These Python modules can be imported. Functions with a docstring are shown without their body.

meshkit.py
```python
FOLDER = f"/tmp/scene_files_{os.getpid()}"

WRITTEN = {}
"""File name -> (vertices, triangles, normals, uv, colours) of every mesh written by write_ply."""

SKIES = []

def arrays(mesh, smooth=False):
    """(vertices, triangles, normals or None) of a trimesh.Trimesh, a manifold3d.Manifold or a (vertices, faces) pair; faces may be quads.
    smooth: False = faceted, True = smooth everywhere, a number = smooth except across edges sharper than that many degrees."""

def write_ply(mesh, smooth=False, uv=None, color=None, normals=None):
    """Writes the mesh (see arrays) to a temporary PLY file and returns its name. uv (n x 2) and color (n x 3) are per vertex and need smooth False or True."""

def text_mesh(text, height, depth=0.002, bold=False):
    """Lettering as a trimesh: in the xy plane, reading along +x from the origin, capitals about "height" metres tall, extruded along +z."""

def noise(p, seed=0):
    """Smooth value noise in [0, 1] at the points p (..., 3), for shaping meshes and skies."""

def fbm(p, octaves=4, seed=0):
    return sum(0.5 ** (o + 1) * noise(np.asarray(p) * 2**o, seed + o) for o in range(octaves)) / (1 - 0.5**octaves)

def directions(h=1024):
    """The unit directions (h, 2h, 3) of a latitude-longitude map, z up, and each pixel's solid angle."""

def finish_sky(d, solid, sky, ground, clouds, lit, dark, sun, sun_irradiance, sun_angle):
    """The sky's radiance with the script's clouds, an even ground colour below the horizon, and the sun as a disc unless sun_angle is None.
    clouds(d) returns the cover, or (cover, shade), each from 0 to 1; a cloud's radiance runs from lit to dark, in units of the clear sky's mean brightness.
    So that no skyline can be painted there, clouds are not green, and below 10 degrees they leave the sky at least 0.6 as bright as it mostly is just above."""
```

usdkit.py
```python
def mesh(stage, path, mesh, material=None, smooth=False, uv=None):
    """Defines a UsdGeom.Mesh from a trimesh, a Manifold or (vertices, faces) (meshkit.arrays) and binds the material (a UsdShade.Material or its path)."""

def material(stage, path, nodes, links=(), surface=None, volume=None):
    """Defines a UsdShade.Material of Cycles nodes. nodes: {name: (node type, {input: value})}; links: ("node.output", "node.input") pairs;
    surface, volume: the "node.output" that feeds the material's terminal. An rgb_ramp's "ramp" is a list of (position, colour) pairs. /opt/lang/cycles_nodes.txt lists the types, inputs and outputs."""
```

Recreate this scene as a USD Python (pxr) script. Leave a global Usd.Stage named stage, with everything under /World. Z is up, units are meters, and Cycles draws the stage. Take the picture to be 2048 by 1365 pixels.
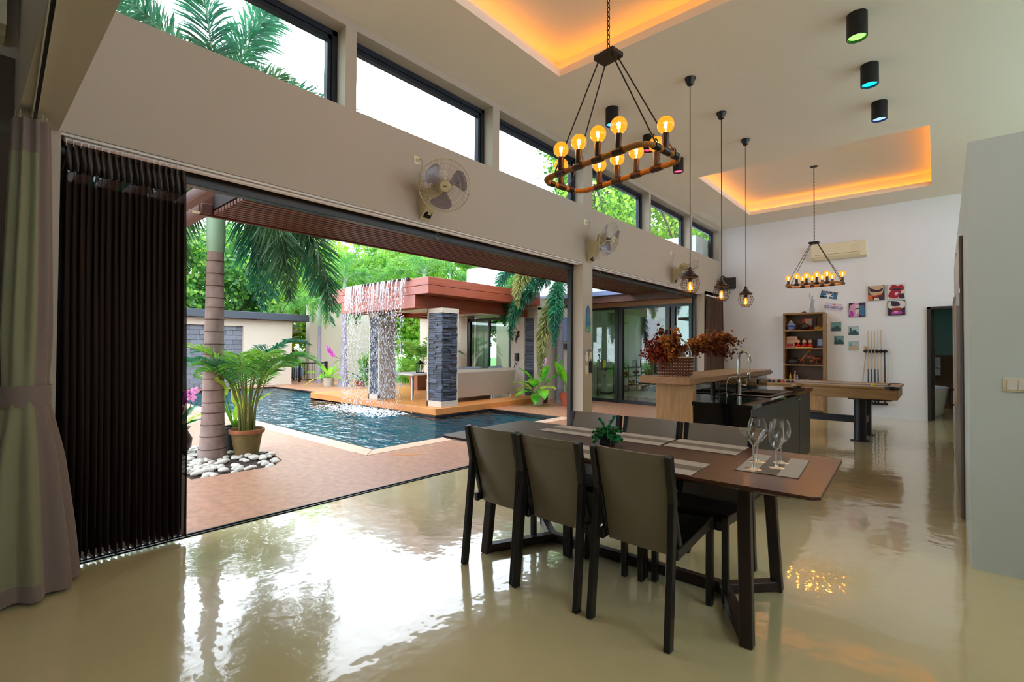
import math, random
import numpy as np, trimesh, shapely
from shapely.geometry import Polygon, box as sbox
import usdkit, meshkit
from pxr import Usd, UsdGeom, UsdLux, UsdShade, Gf, Sdf

stage = Usd.Stage.CreateInMemory()
UsdGeom.SetStageUpAxis(stage, 'Z')
UsdGeom.SetStageMetersPerUnit(stage, 1.0)
UsdGeom.Xform.Define(stage, '/World')
RND = random.Random(7)
NR = np.random.default_rng(11)
PI = math.pi

# ------------------------------------------------------------------ camera, sky, exposure
YAW, PITCH, ROLL, FPX = 0.718257, 0.0169785, 0.005681, 971.36
cam = UsdGeom.Camera.Define(stage, '/World/camera')
fw = np.array([-math.sin(YAW) * math.cos(PITCH), math.cos(YAW) * math.cos(PITCH), math.sin(PITCH)])
ri = np.array([math.cos(YAW), math.sin(YAW), 0.0]); up = np.cross(ri, fw)
ri, up = math.cos(ROLL) * ri + math.sin(ROLL) * up, -math.sin(ROLL) * ri + math.cos(ROLL) * up
cam.AddTransformOp().Set(Gf.Matrix4d(*ri, 0, *up, 0, *(-fw), 0, 0, 0, 1.3, 1))
cam.CreateHorizontalApertureAttr(36.0)
cam.CreateFocalLengthAttr(FPX / 2048 * 36.0)
cam.CreateFStopAttr(0.0)
cam.CreateClippingRangeAttr((0.05, 500.0))
cam.CreateExposureAttr(0.95)

sky = UsdLux.DomeLight.Define(stage, '/World/sky')
sky.CreateIntensityAttr(0.84)
sky.CreateColorAttr(Gf.Vec3f(0.86, 0.955, 1.07))

# ------------------------------------------------------------------ helpers: naming and prims
used = {}
def numbered(path):
    n = used.get(path, 0); used[path] = n + 1
    return path if n == 0 else '%s_%03d' % (path, n)
def data(prim, **kw):
    for k, v in kw.items():
        if v: prim.SetCustomDataByKey(k, v)
def thing(name, label, cat, loc=(0, 0, 0), rz=0.0, group=None, kind=None):
    x = UsdGeom.Xform.Define(stage, numbered('/World/' + name))
    x.AddTranslateOp().Set(Gf.Vec3d(*map(float, loc)))
    if rz: x.AddRotateZOp().Set(float(rz))
    data(x.GetPrim(), label=label, category=cat, group=group, kind=kind)
    return x.GetPrim()
def part(parent, name, geo, m, smooth=False, label=None, kind=None):
    pm = usdkit.mesh(stage, numbered(str(parent.GetPath()) + '/' + name), geo, MAT[m], smooth)
    data(pm.GetPrim(), label=label, kind=kind)
    return pm.GetPrim()
def solo(name, geo, m, label, cat, smooth=False, group=None, kind=None):
    pm = usdkit.mesh(stage, numbered('/World/' + name), geo, MAT[m], smooth)
    data(pm.GetPrim(), label=label, category=cat, group=group, kind=kind)
    return pm.GetPrim()
def struct(name, geo, m, smooth=False, parent=None):
    pm = usdkit.mesh(stage, numbered((str(parent.GetPath()) if parent else '/World') + '/' + name), geo, MAT[m], smooth)
    if parent is None: data(pm.GetPrim(), kind='structure')
    return pm.GetPrim()
def xstruct(name):
    x = UsdGeom.Xform.Define(stage, '/World/' + name); data(x.GetPrim(), kind='structure')
    return x.GetPrim()
def copy_of(src, label, loc, rz=0.0, group=None):
    d = dict(src.GetCustomData())
    r = thing(src.GetName(), label, d['category'], loc, rz, group or d.get('group'))
    r.GetReferences().AddInternalReference(src.GetPath()); r.SetInstanceable(True)
    return r

# ------------------------------------------------------------------ helpers: geometry, all return (vertices, triangles)
def cat(gs):
    vs, fs, n = [], [], 0
    for v, f in gs:
        vs.append(v); fs.append(np.asarray(f) + n); n += len(v)
    return np.vstack(vs), np.vstack(fs)
def tri(quads):
    q = np.asarray(quads); return np.vstack([q[:, [0, 1, 2]], q[:, [0, 2, 3]]])
_BV = np.array([[sx, sy, sz] for sx in (-1, 1) for sy in (-1, 1) for sz in (-1, 1)], float)
_BF = tri([[0, 1, 3, 2], [4, 6, 7, 5], [0, 4, 5, 1], [2, 3, 7, 6], [0, 2, 6, 4], [1, 5, 7, 3]])
_t = []
for s in _BV:
    for k in range(3):
        a = np.array([1.0, 1.0, 1.0]); a[k] = 1.3; _t.append(s * a)
_CS = np.sign(np.array(_t)); _CK = np.array([k for s in _BV for k in range(3)])
_ch = trimesh.Trimesh(np.array(_t), process=False).convex_hull
from scipy.spatial import ConvexHull
_h = ConvexHull(np.array(_t)); _CF = _h.simplices.copy(); _tt = np.array(_t)
for i, f in enumerate(_CF):
    if np.dot(np.cross(_tt[f[1]] - _tt[f[0]], _tt[f[2]] - _tt[f[0]]), _tt[f].mean(0)) < 0: _CF[i] = f[::-1]
def bx(x0, x1, y0, y1, z0, z1, c=0.0):
    ce = np.array([(x0 + x1) / 2, (y0 + y1) / 2, (z0 + z1) / 2]); h = np.abs(np.array([x1 - x0, y1 - y0, z1 - z0])) / 2
    if c <= 0: return _BV * h + ce, _BF.copy()
    c = min(c, h.min() * 0.8)
    v = _CS * (h - c)
    v[np.arange(24), _CK] += _CS[np.arange(24), _CK] * c
    return v + ce, _CF.copy()
def xf(g, M=None, loc=None, rz=None, sc=None, ry=None, rx=None):
    v = np.array(g[0], float)
    if sc is not None: v = v * np.asarray(sc)
    for a, ang in ((0, rx), (1, ry), (2, rz)):
        if ang is not None:
            c, s = math.cos(ang), math.sin(ang); i, j = [(1, 2), (2, 0), (0, 1)][a]
            w = v.copy(); w[:, i] = c * v[:, i] - s * v[:, j]; w[:, j] = s * v[:, i] + c * v[:, j]; v = w
    if M is not None: v = v @ np.asarray(M).T
    if loc is not None: v = v + np.asarray(loc, float)
    return v, g[1]
def tube(pts, r, n=8, closed=False, cap=True):
    p = np.asarray(pts, float); m = len(p); r = np.broadcast_to(np.asarray(r, float), (m,))
    t = (np.roll(p, -1, 0) - np.roll(p, 1, 0)) if closed else np.gradient(p, axis=0)
    t /= np.linalg.norm(t, axis=1, keepdims=True) + 1e-12
    a = np.cross(t[0], [0, 0, 1.0]); a = np.cross(t[0], [1.0, 0, 0]) if np.linalg.norm(a) < .2 else a
    A = []
    for k in range(m):
        a = a - t[k] * (a @ t[k]); a = a / (np.linalg.norm(a) + 1e-12); A.append(a)
    A = np.array(A); B = np.cross(t, A); th = np.arange(n) * 2 * PI / n
    v = (p[:, None] + r[:, None, None] * (np.cos(th)[None, :, None] * A[:, None] + np.sin(th)[None, :, None] * B[:, None])).reshape(-1, 3)
    q = []
    for i in range(m if closed else m - 1):
        j = (i + 1) % m
        for k in range(n): q.append([i * n + k, i * n + (k + 1) % n, j * n + (k + 1) % n, j * n + k])
    f = tri(q)
    if cap and not closed:
        v = np.vstack([v, p[0], p[-1]]); e = len(v) - 2
        f = np.vstack([f, [[e, (k + 1) % n, k] for k in range(n)], [[e + 1, (m - 1) * n + k, (m - 1) * n + (k + 1) % n] for k in range(n)]])
    return v, f
def rod(p0, p1, r0, r1=None, n=10): return tube([p0, p1], [r0, r0 if r1 is None else r1], n)
def bar(p0, p1, w, h, side=None, c=0.004):
    """Rectangular bar from p0 to p1; w across SIDE, h across the other."""
    p0, p1 = np.asarray(p0, float), np.asarray(p1, float); d = p1 - p0; L = np.linalg.norm(d); d = d / L
    s = np.array(side if side is not None else ([1, 0, 0] if abs(d[0]) < .8 else [0, 1, 0]), float); s -= d * (s @ d); s /= np.linalg.norm(s)
    return xf(bx(-w / 2, w / 2, -h / 2, h / 2, 0, L, c), M=np.stack([s, np.cross(d, s), d], 1), loc=p0)
def lathe(prof, n=24, loc=(0, 0, 0)):
    pr = np.asarray(prof, float); m = len(pr); th = np.arange(n) * 2 * PI / n
    v = np.stack([pr[:, 0, None] * np.cos(th), pr[:, 0, None] * np.sin(th), np.broadcast_to(pr[:, 1, None], (m, n))], -1).reshape(-1, 3)
    q = [[i * n + k, i * n + (k + 1) % n, (i + 1) * n + (k + 1) % n, (i + 1) * n + k] for i in range(m - 1) for k in range(n)]
    return v + np.asarray(loc, float), tri(q)
def solidlathe(prof, n=20, loc=(0, 0, 0)):
    return lathe([(1e-5, prof[0][1])] + list(prof) + [(1e-5, prof[-1][1])], n, loc)
def sph(c, r, sub=2, sc=None):
    m = trimesh.creation.icosphere(sub, 1.0); v = np.array(m.vertices) * r
    if sc is not None: v = v * np.asarray(sc)
    return v + np.asarray(c, float), np.array(m.faces)
def ext(poly, z0, z1):
    gs = []
    for g in getattr(poly, 'geoms', [poly]):
        m = trimesh.creation.extrude_polygon(g, z1 - z0, engine='earcut'); m.apply_translation([0, 0, z0]); gs.append((np.array(m.vertices), np.array(m.faces)))
    return cat(gs)
def bez(p, n=10):
    p = np.asarray(p, float); t = np.linspace(0, 1, n)[:, None]
    while len(p.shape) == 2 and len(p) > 1:
        break
    k = len(p) - 1
    return sum(math.comb(k, i) * (1 - t) ** (k - i) * t ** i * p[i] for i in range(k + 1))
def catmull(p, n=6):
    p = np.asarray(p, float); P = np.vstack([2 * p[0] - p[1], p, 2 * p[-1] - p[-2]]); out = []
    for i in range(1, len(P) - 2):
        for t in np.linspace(0, 1, n, endpoint=False):
            a, b, c, d = P[i - 1:i + 3]
            out.append(.5 * (2 * b + (c - a) * t + (2 * a - 5 * b + 4 * c - d) * t * t + (3 * b - a - 3 * c + d) * t ** 3))
    return np.array(out + [p[-1]])
def text(s, h, d=.002, bold=False):
    m = meshkit.text_mesh(s, h, d, bold); v = np.array(m.vertices); v[:, 0] -= (v[:, 0].min() + v[:, 0].max()) / 2; v[:, 1] -= h / 2
    return v, np.array(m.faces)
def on_back(g, x, z, y, rot=0.0):
    """A drawing made in the xy plane put on a wall that faces -y, reading along +x."""
    c, s = math.cos(rot), math.sin(rot); v = g[0]; X = c * v[:, 0] - s * v[:, 1]; Z = s * v[:, 0] + c * v[:, 1]
    return np.stack([x + X, y - v[:, 2], z + Z], 1), g[1]

def blob(pts, n=5): return Polygon(catmull(list(pts) + [pts[0]], n)[:-1]).buffer(0)

# ------------------------------------------------------------------ materials
MAT = {}
def lin(c):
    if isinstance(c, str): c = [int(c[i:i + 2], 16) / 255 for i in (0, 2, 4)]
    return tuple(x / 12.92 if x <= .04045 else ((x + .055) / 1.055) ** 2.4 for x in c)
def P(name, col, rough=.5, metal=0., spec=.5, coat=0., coatr=.03, var=None, bump=None, rand=0., trans=0., col2=None, ior=1.5, sheen=0.):
    """Principled; var = (scale, amount or second colour, stretch): noise-driven colour; bump = (scale, strength, distance, stretch); rand = value spread between objects."""
    c = lin(col); n = {'p': ('principled_bsdf', dict(base_color=c, roughness=rough, metallic=metal, specular_ior_level=spec, coat_weight=coat, coat_roughness=coatr, transmission_weight=trans, ior=ior, sheen_weight=sheen))}; l = []
    src = None
    if var or bump: n['g'] = ('geometry', {})
    if var:
        sc, amt, st = (list(var) + [(1, 1, 1)])[:3]
        a = lin(col2) if col2 else tuple(x * (1 - amt) for x in c); b = c if col2 else tuple(min(1, x * (1 + amt)) for x in c)
        n['m'] = ('mapping', dict(scale=tuple(sc * k for k in st))); n['n'] = ('noise_texture', dict(scale=1.0, detail=4.0, roughness=.6)); n['r'] = ('rgb_ramp', dict(ramp=[(.3, a), (.7, b)]))
        l += [('g.position', 'm.vector'), ('m.vector', 'n.vector'), ('n.fac', 'r.fac')]; src = 'r.color'
    if rand:
        n['oi'] = ('object_info', {}); n['mr'] = ('map_range', dict(to_min=1 - rand, to_max=1 + rand)); n['h'] = ('hsv', dict(color=c))
        l += [('oi.random', 'mr.value'), ('mr.result', 'h.value')]
        if src: l.append((src, 'h.color'))
        src = 'h.color'
    if src: l.append((src, 'p.base_color'))
    if bump:
        sc, stg, di, st = (list(bump) + [(1, 1, 1)])[:4]
        n['bm'] = ('mapping', dict(scale=tuple(sc * k for k in st))); n['bn'] = ('noise_texture', dict(scale=1.0, detail=2.0)); n['b'] = ('bump', dict(strength=stg, distance=di))
        l += [('g.position', 'bm.vector'), ('bm.vector', 'bn.vector'), ('bn.fac', 'b.height'), ('b.normal', 'p.normal')]
        if coat: l.append(('b.normal', 'p.coat_normal'))
    MAT[name] = usdkit.material(stage, '/World/Looks/' + name, n, l, surface='p.BSDF')
def EM(name, col, strength):
    MAT[name] = usdkit.material(stage, '/World/Looks/' + name, {'e': ('emission', dict(color=lin(col), strength=strength))}, surface='e.emission')
def SCHLICK(ior, top=.95):
    f0 = ((ior - 1) / (ior + 1)) ** 2
    return {'lw': ('layer_weight', dict(blend=.5)), 'fp': ('math', dict(math_type='power', value2=5.0)), 'fm': ('math', dict(math_type='multiply_add', value2=top - f0, value3=f0))}
SCHLICKL = [('lw.facing', 'fp.value1'), ('fp.value', 'fm.value1')]
def PANE(name, tint, gloss=1.0, ior=1.5, rough=0.0):
    MAT[name] = usdkit.material(stage, '/World/Looks/' + name, {'t': ('transparent_bsdf', dict(color=tint)), 'g': ('glossy_bsdf', dict(color=(gloss,) * 3, roughness=rough)), **SCHLICK(ior), 'm': ('mix_closure', {})},
        SCHLICKL + [('fm.value', 'm.fac'), ('t.BSDF', 'm.closure1'), ('g.BSDF', 'm.closure2')], surface='m.closure')
def LEAF(name, col, col2, tr=.35, rough=.45, scale=3.0):
    a, b = lin(col), lin(col2)
    n = {'g': ('geometry', {}), 'n': ('noise_texture', dict(scale=scale, detail=2.0)), 'oi': ('object_info', {}), 'r': ('rgb_ramp', dict(ramp=[(.3, a), (.7, b)])), 'p': ('principled_bsdf', dict(roughness=rough, specular_ior_level=.4)), 't': ('translucent_bsdf', {}),
         'm': ('mix_closure', dict(fac=tr)), 'h': ('hsv', dict(saturation=1.05, value=1.5))}
    l = [('g.position', 'n.vector'), ('n.fac', 'r.fac'), ('r.color', 'p.base_color'), ('r.color', 'h.color'), ('h.color', 't.color'), ('p.BSDF', 'm.closure1'), ('t.BSDF', 'm.closure2')]
    MAT[name] = usdkit.material(stage, '/World/Looks/' + name, n, l, surface='m.closure')
def CLOTH(name, col, alpha):
    """Sheer cloth: part of the light passes straight through the weave."""
    MAT[name] = usdkit.material(stage, '/World/Looks/' + name, {'t': ('transparent_bsdf', dict(color=(1, 1, 1))), 'd': ('diffuse_bsdf', dict(color=lin(col))), 'm': ('mix_closure', dict(fac=alpha))},
        [('t.BSDF', 'm.closure1'), ('d.BSDF', 'm.closure2')], surface='m.closure')
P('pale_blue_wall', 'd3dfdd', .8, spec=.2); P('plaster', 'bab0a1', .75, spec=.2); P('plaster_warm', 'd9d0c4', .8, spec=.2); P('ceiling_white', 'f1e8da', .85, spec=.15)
P('dark_panel', '4b4238', .6)  # colour of the painted shadow on the left wall
P('cream_wall', 'c6b9a9', .8, spec=.2, var=(1.3, .03)); P('white_paint', 'e8e6e2', .5); P('white_wall', 'e9ebf0', .8, spec=.2)
P('epoxy', 'dccf9e', .16, spec=.5, coat=1.0, coatr=.02, var=(.5, .04), bump=(8, .10, .02))
P('black_frame', '14161a', .35, spec=.5); P('dark_frame', '2a2421', .4); P('blue_frame', '1c2735', .35)
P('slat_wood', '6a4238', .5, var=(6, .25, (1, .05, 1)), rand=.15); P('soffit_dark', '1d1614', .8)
P('deck', 'c38a67', .5, spec=.5, coat=.3, coatr=.22, var=(14, 1, (1, 1, 1)), col2='a06f55', bump=(160, .35, .004)); P('deck_pale', 'dfb79a', .45, var=(2.0, .06), bump=(160, .3, .004)); P('platform', 'cf8546', .4, var=(1.5, .12)); P('groove', '8a5f4c', .9)
P('rim_tile', '15181f', .25); P('pool_tile', '22a3b4', .5, var=(1.2, .25)); P('red_wood', '9a4a32', .35, var=(3, .25, (.35, .35, 9)), coat=.3, coatr=.2); P('brown_fascia', '5b3427', .45, var=(3, .2)); P('tan_trim', 'a9815f', .6)
P('slate', '414857', .45, rand=.6, bump=(60, .6, .01)); P('slate_tile', '6c7079', .55, rand=.22, bump=(30, .5, .01)); P('grey_roof', '3f454f', .5); P('blue_metal', '7e8bb4', .4); P('plain_column', 'a59d95', .7, var=(9, .18))
P('roof_orange', 'd0632c', .6, rand=.1); P('grass', '4f9a2d', .8, var=(6, .3)); P('soil', '3a2c24', .9)
P('pebble', 'd5d0c6', .5, rand=.18); P('terracotta', 'ad6140', .7, var=(9, 1), col2='6f5a30'); P('terracotta_red', 'b0563a', .65); P('dark_pot', '3a2622', .35); P('black_pot', '24262a', .5); P('grey_pot', 'b9aca0', .7); P('basket_brown', '8f5f44', .7, bump=(60, .6, .01))
P('palm_trunk', 'a28d86', .8, var=(7, 1, (1, 1, .6)), col2='7d6861', bump=(40, .4, .01)); P('palm_trunk_far', '8b8391', .8, var=(5, .15)); P('palm_ring', '57443d', .9); P('crownshaft', '8aa88a', .5, var=(4, .12, (1, 1, .2))); P('bark', '5a4a3e', .9)
LEAF('frond_dark', '22452c', '4a7440', .3); LEAF('frond', '3a7a38', '6fa848', .4); LEAF('frond_bright', '55923c', '98c255', .45); LEAF('frond_far', '4a8540', '8cb85a', .45); LEAF('frond_teal', '1f5a48', '3d8a5e', .35); LEAF('frond_blond', '6f7a40', 'a8a765', .3)
LEAF('leaf_dark', '2a552e', '4f863e', .35, scale=1.0); LEAF('leaf_mid', '4f8a36', '98be4e', .45, scale=1.0); LEAF('leaf_lime', '80b43e', 'c6dc64', .5, scale=1.0); LEAF('leaf_yellow', 'b7c830', 'e6d732', .5, scale=1.5); LEAF('leaf_plant', '2f9a2c', '8fdc3a', .35, .3, scale=4.0); LEAF('leaf_deep', '0c5a32', '148a4a', .2, .3, scale=20)
P('terracotta_moss', '7d5f38', .8, var=(14, 1), col2='5d5a30'); P('lilac_pale', 'cfc6e0', .4)
LEAF('petal_magenta', 'c63fb6', 'e06ccf', .4); LEAF('petal_pink', 'e8b3dc', 'f2d5ea', .4); P('twig', '6d4a2a', .8)
P('rope', 'b07a3c', .8, bump=(350, .8, .006)); P('iron', '1b1512', .45, metal=.3); P('iron_brown', '3a241a', .4, metal=.4)
P('black_metal', '101013', .4, metal=.2); P('chair_frame', '15141a', .35, var=(20, .3)); P('leather_taupe', '83796a', .42, bump=(250, .15, .002)); P('leather_dark', '24272a', .33, bump=(250, .15, .002))
P('table_wood', '4d2d25', .34, var=(3, .3, (1.2, 14, 14)), coat=.12, coatr=.15); P('table_leg', '2c2022', .4); P('mat_light', 'bdb2a6', .8, bump=(400, .6, .003)); P('mat_dark', '7c7064', .8, bump=(400, .6, .003))
P('glass_clear', 'ffffff', 0.0, trans=1.0, ior=1.48); P('chrome', 'd7d9dd', .08, metal=1.0); P('chrome_dull', 'a9a7a4', .3, metal=1.0)
P('oak', 'b0875a', .42, var=(4, .22, (10, 10, 1.0))); P('oak_flat', 'a9805a', .4, var=(4, .2, (10, 1.0, 10))); P('oak_shelf', '94704a', .5, var=(4, .15, (2, 8, 8))); P('oak_dark', '5d4630', .55, var=(4, .15, (2, 8, 8)))
P('granite', '0b0b0d', .06, coat=.6, coatr=.02); P('cabinet_grey', '4b4a50', .32); P('sink_black', '19181a', .45); P('pool_wood', '9c7a50', .45, var=(4, .18, (1.0, 10, 10))); P('felt', 'b9aa9c', .9); P('navy_metal', '1f2229', .45, metal=.2)
P('cue_maple', 'd2b48e', .35); P('cue_butt', '1b1b22', .3); P('ball_yellow', 'e2c22d', .15); P('ball_red', 'd0401f', .15); P('ball_dark', '2c2a38', .15)
P('appliance', 'e6dfc2', .4); P('appliance_shade', 'b9b39b', .5); P('fan_cream', 'c4ba95', .4); P('fan_blade', '857e88', .25, spec=.6); P('fan_black', '121014', .3); P('wire_grey', 'a7a196', .4, metal=.5)
P('curtain_cream', '858463', .85, sheen=.3); P('curtain_taupe', '7d6c63', .85, sheen=.3); P('curtain_brown', '5a443a', .9); P('curtain_lining', '2b2420', .9); CLOTH('curtain_sheer', '332b27', .94)
P('wicker', 'b3a392', .7, bump=(90, .8, .01, (1, 1, 2.5))); P('cushion_grey', '7f838c', .9); P('pale_cloth', 'd6d2cb', .9); P('wicker_basket', '6e3f33', .6); P('wicker_pale', 'c9a98a', .6); P('cloth_net', 'cbbfae', .8)
LEAF('dry_red', '6e1f12', '9c3a1c', .15, .6, scale=30); LEAF('dry_orange', 'a3541b', 'c98a33', .2, .6, scale=30); LEAF('dry_brown', '5a2a1a', '7c3c22', .15, .6, scale=30)
P('cab_brown', '6b5f5c', .35, coat=.3); P('bath_wood', '6a4c30', .5, var=(4, .25, (6, 6, 1))); P('bath_tile', '6f8f86', .5); P('ceramic', 'e4e4e4', .15)
P('red_box', 'a52a22', .5); P('pink_box', 'b8877c', .6); P('purple_dark', '30203a', .5); P('blue_white', '8f9cc8', .2); P('navy_glaze', '39467f', .2); P('gold', 'c9a43f', .3, metal=.8); P('orange_gloss', 'd2691e', .3); P('brown_wood_small', '7a3f1d', .4); P('skin_pink', 'd79a80', .5)
P('statue_grey', 'a7a9ae', .5); P('red_gloss', 'c5161c', .3); P('surf_blue', '1f6f9c', .3); P('surf_green', '2f9a7c', .3); P('rug', 'd8d2c4', .95); P('console_black', '1c1c20', .5); P('flower_red', 'a11a35', .6)
EM('cove_glow', 'ff981c', 5.5); EM('filament', 'ffbe5a', 110.0); EM('spot_green', '7dff5a', 1.6); EM('spot_cyan', '14c8ff', 1.6); EM('spot_blue', '6f8cff', 1.8); EM('spot_azure', '3f9cff', 1.5); EM('spot_pink', 'ff4f7d', 1.3); EM('spot_red', 'ff3f5a', 1.1)
PANE('pane', (.93, .97, .96)); PANE('pane_green', (.80, .94, .86), 1.0, 1.7); PANE('pane_teal', (.24, .58, .46), 1.0, 2.0)
MAT['amber_glass'] = usdkit.material(stage, '/World/Looks/amber_glass', {'t': ('transparent_bsdf', dict(color=(1.0, .72, .28))), 'e': ('emission', dict(color=lin('ffa228'), strength=1.1)), 'x': ('mix_closure', dict(fac=.42)), 'g': ('glossy_bsdf', dict(color=(1, 1, 1), roughness=.02)), **SCHLICK(1.4, .7), 'm': ('mix_closure', {})},
    SCHLICKL + [('t.BSDF', 'x.closure1'), ('e.emission', 'x.closure2'), ('fm.value', 'm.fac'), ('x.closure', 'm.closure1'), ('g.BSDF', 'm.closure2')], surface='m.closure')
MAT['water'] = usdkit.material(stage, '/World/Looks/water', {'g': ('geometry', {}), 'mp': ('mapping', dict(scale=(1.6, 2.6, 1))), 'n': ('noise_texture', dict(scale=1.9, detail=3.0, roughness=.5)), 'b': ('bump', dict(strength=.9, distance=.12)),
    't': ('transparent_bsdf', dict(color=(.065, .50, .52))), 'gl': ('glossy_bsdf', dict(color=(1, 1, 1), roughness=.03)), **SCHLICK(1.33, .5), 'm': ('mix_closure', {})},
    SCHLICKL + [('g.position', 'mp.vector'), ('mp.vector', 'n.vector'), ('n.fac', 'b.height'), ('b.normal', 'gl.normal'), ('fm.value', 'm.fac'), ('t.BSDF', 'm.closure1'), ('gl.BSDF', 'm.closure2')], surface='m.closure')
MAT['falling_water'] = usdkit.material(stage, '/World/Looks/falling_water', {'t': ('transparent_bsdf', dict(color=(.95, .97, 1))), 'd': ('diffuse_bsdf', dict(color=(.85, .88, .92))), 'gl': ('glossy_bsdf', dict(color=(1, 1, 1), roughness=.1)), 'a': ('mix_closure', dict(fac=.4)), 'm': ('mix_closure', dict(fac=.6))},
    [('d.BSDF', 'a.closure1'), ('gl.BSDF', 'a.closure2'), ('t.BSDF', 'm.closure1'), ('a.closure', 'm.closure2')], surface='m.closure')
P('foam', 'f2f5f7', .6)
# ================================================================== THE ROOM
XW = -3.86
win_y = [(.43, 2.193), (2.299, 4.06), (4.17, 5.975), (6.227, 8.132), (8.203, 10.054), (10.165, 11.86)]
SILL, HEAD, CEIL, DOORH = 3.405, 4.12, 4.19, 2.567
struct('floor', ext(sbox(XW, -5, 3.2, 12.0).union(sbox(-.2, 11.9, .9, 15.2)), -.12, 0), 'epoxy')
g = [bx(-4.1, XW, -5, 12.2, DOORH, SILL), bx(-4.1, XW, -5, 12.2, HEAD, 4.5), bx(-4.1, XW, .19, .385, 0, DOORH), bx(-4.1, XW - .02, -5, .19, 0, DOORH), bx(-4.1, XW, 5.975, 6.232, 0, DOORH), bx(-4.1, XW, 10.85, 17.4, 0, DOORH), bx(-4.1, XW, -5, win_y[0][0], SILL, HEAD)]
for i in range(6): g.append(bx(-4.1, XW, win_y[i][1], win_y[i + 1][0] if i < 5 else 12.2, SILL, HEAD))
struct('wall_left', cat(g), 'plaster')  # plaster colour darkened to hold the shade of this backlit wall
struct('wall_back', cat([bx(-4.1, -.13, 12.0, 12.2, 0, 4.5), bx(.75, 3.2, 12.0, 12.2, 0, 4.5), bx(-.13, .75, 12.0, 12.2, 2.14, 4.5)]), 'white_wall')
struct('wall_right', ext(Polygon([(.15, 4.03), (3.0, 4.03), (3.0, 9.4), (.2, 9.4)]), 0, 2.575), 'pale_blue_wall')  # white wall, tinted pale blue to carry a cool light cast
struct('wall_far_right', cat([bx(3.0, 3.2, -5, 12.2, 0, 2.75), bx(3.0, 3.2, -5, 12.2, 4.1, 4.5)] + [bx(3.0, 3.2, y - .1, y + .1, 2.75, 4.1) for y in (-4.9, -2.4, .3, 3.2, 6.1, 9.0, 12.1)]), 'plaster')  # unseen wall; its high openings are added to let in daylight
struct('wall_front', bx(-4.1, 3.2, -5.2, -5, 0, 4.5), 'plaster')
TR = [(-2.985, -.05, 1.15, 4.155), (-2.98, -.045, 8.12, 11.1)]
hole = shapely.union_all([sbox(a, c, b, d) for a, b, c, d in TR])
ce = xstruct('ceiling')
struct('ceiling_slab', ext(sbox(-4.1, .375, 3.2, 12.2).difference(hole), CEIL, 4.27), 'ceiling_white', parent=ce)
for a, b, c, d in TR:
    a, b, c, d = a - .16, b + .16, c - .16, d + .16; z0, z1 = 4.271, 4.46
    struct('tray', cat([bx(a, b, c, d, z1, z1 + .05), bx(a - .04, a, c, d, z0, z1), bx(b, b + .04, c, d, z0, z1), bx(a, b, c - .04, c, z0, z1), bx(a, b, d, d + .04, z0, z1)]), 'ceiling_white', parent=ce)
    s = .025
    struct('cove_strip', cat([bx(a + .03, a + .03 + s, c + .1, d - .1, z0, z0 + .012), bx(b - .03 - s, b - .03, c + .1, d - .1, z0, z0 + .012), bx(a + .1, b - .1, c + .03, c + .03 + s, z0, z0 + .012), bx(a + .1, b - .1, d - .03 - s, d - .03, z0, z0 + .012)]), 'cove_glow', parent=ce)
struct('wall_panel_left', bx(XW - .02, XW + .012, -5, .19, 0, 2.9), 'dark_panel')  # dark sheet added over the wall in place of the shadow there
struct('ceiling_front', bx(-4.1, 3.2, -5.2, .2, 3.3, 3.4), 'ceiling_white')
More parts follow.
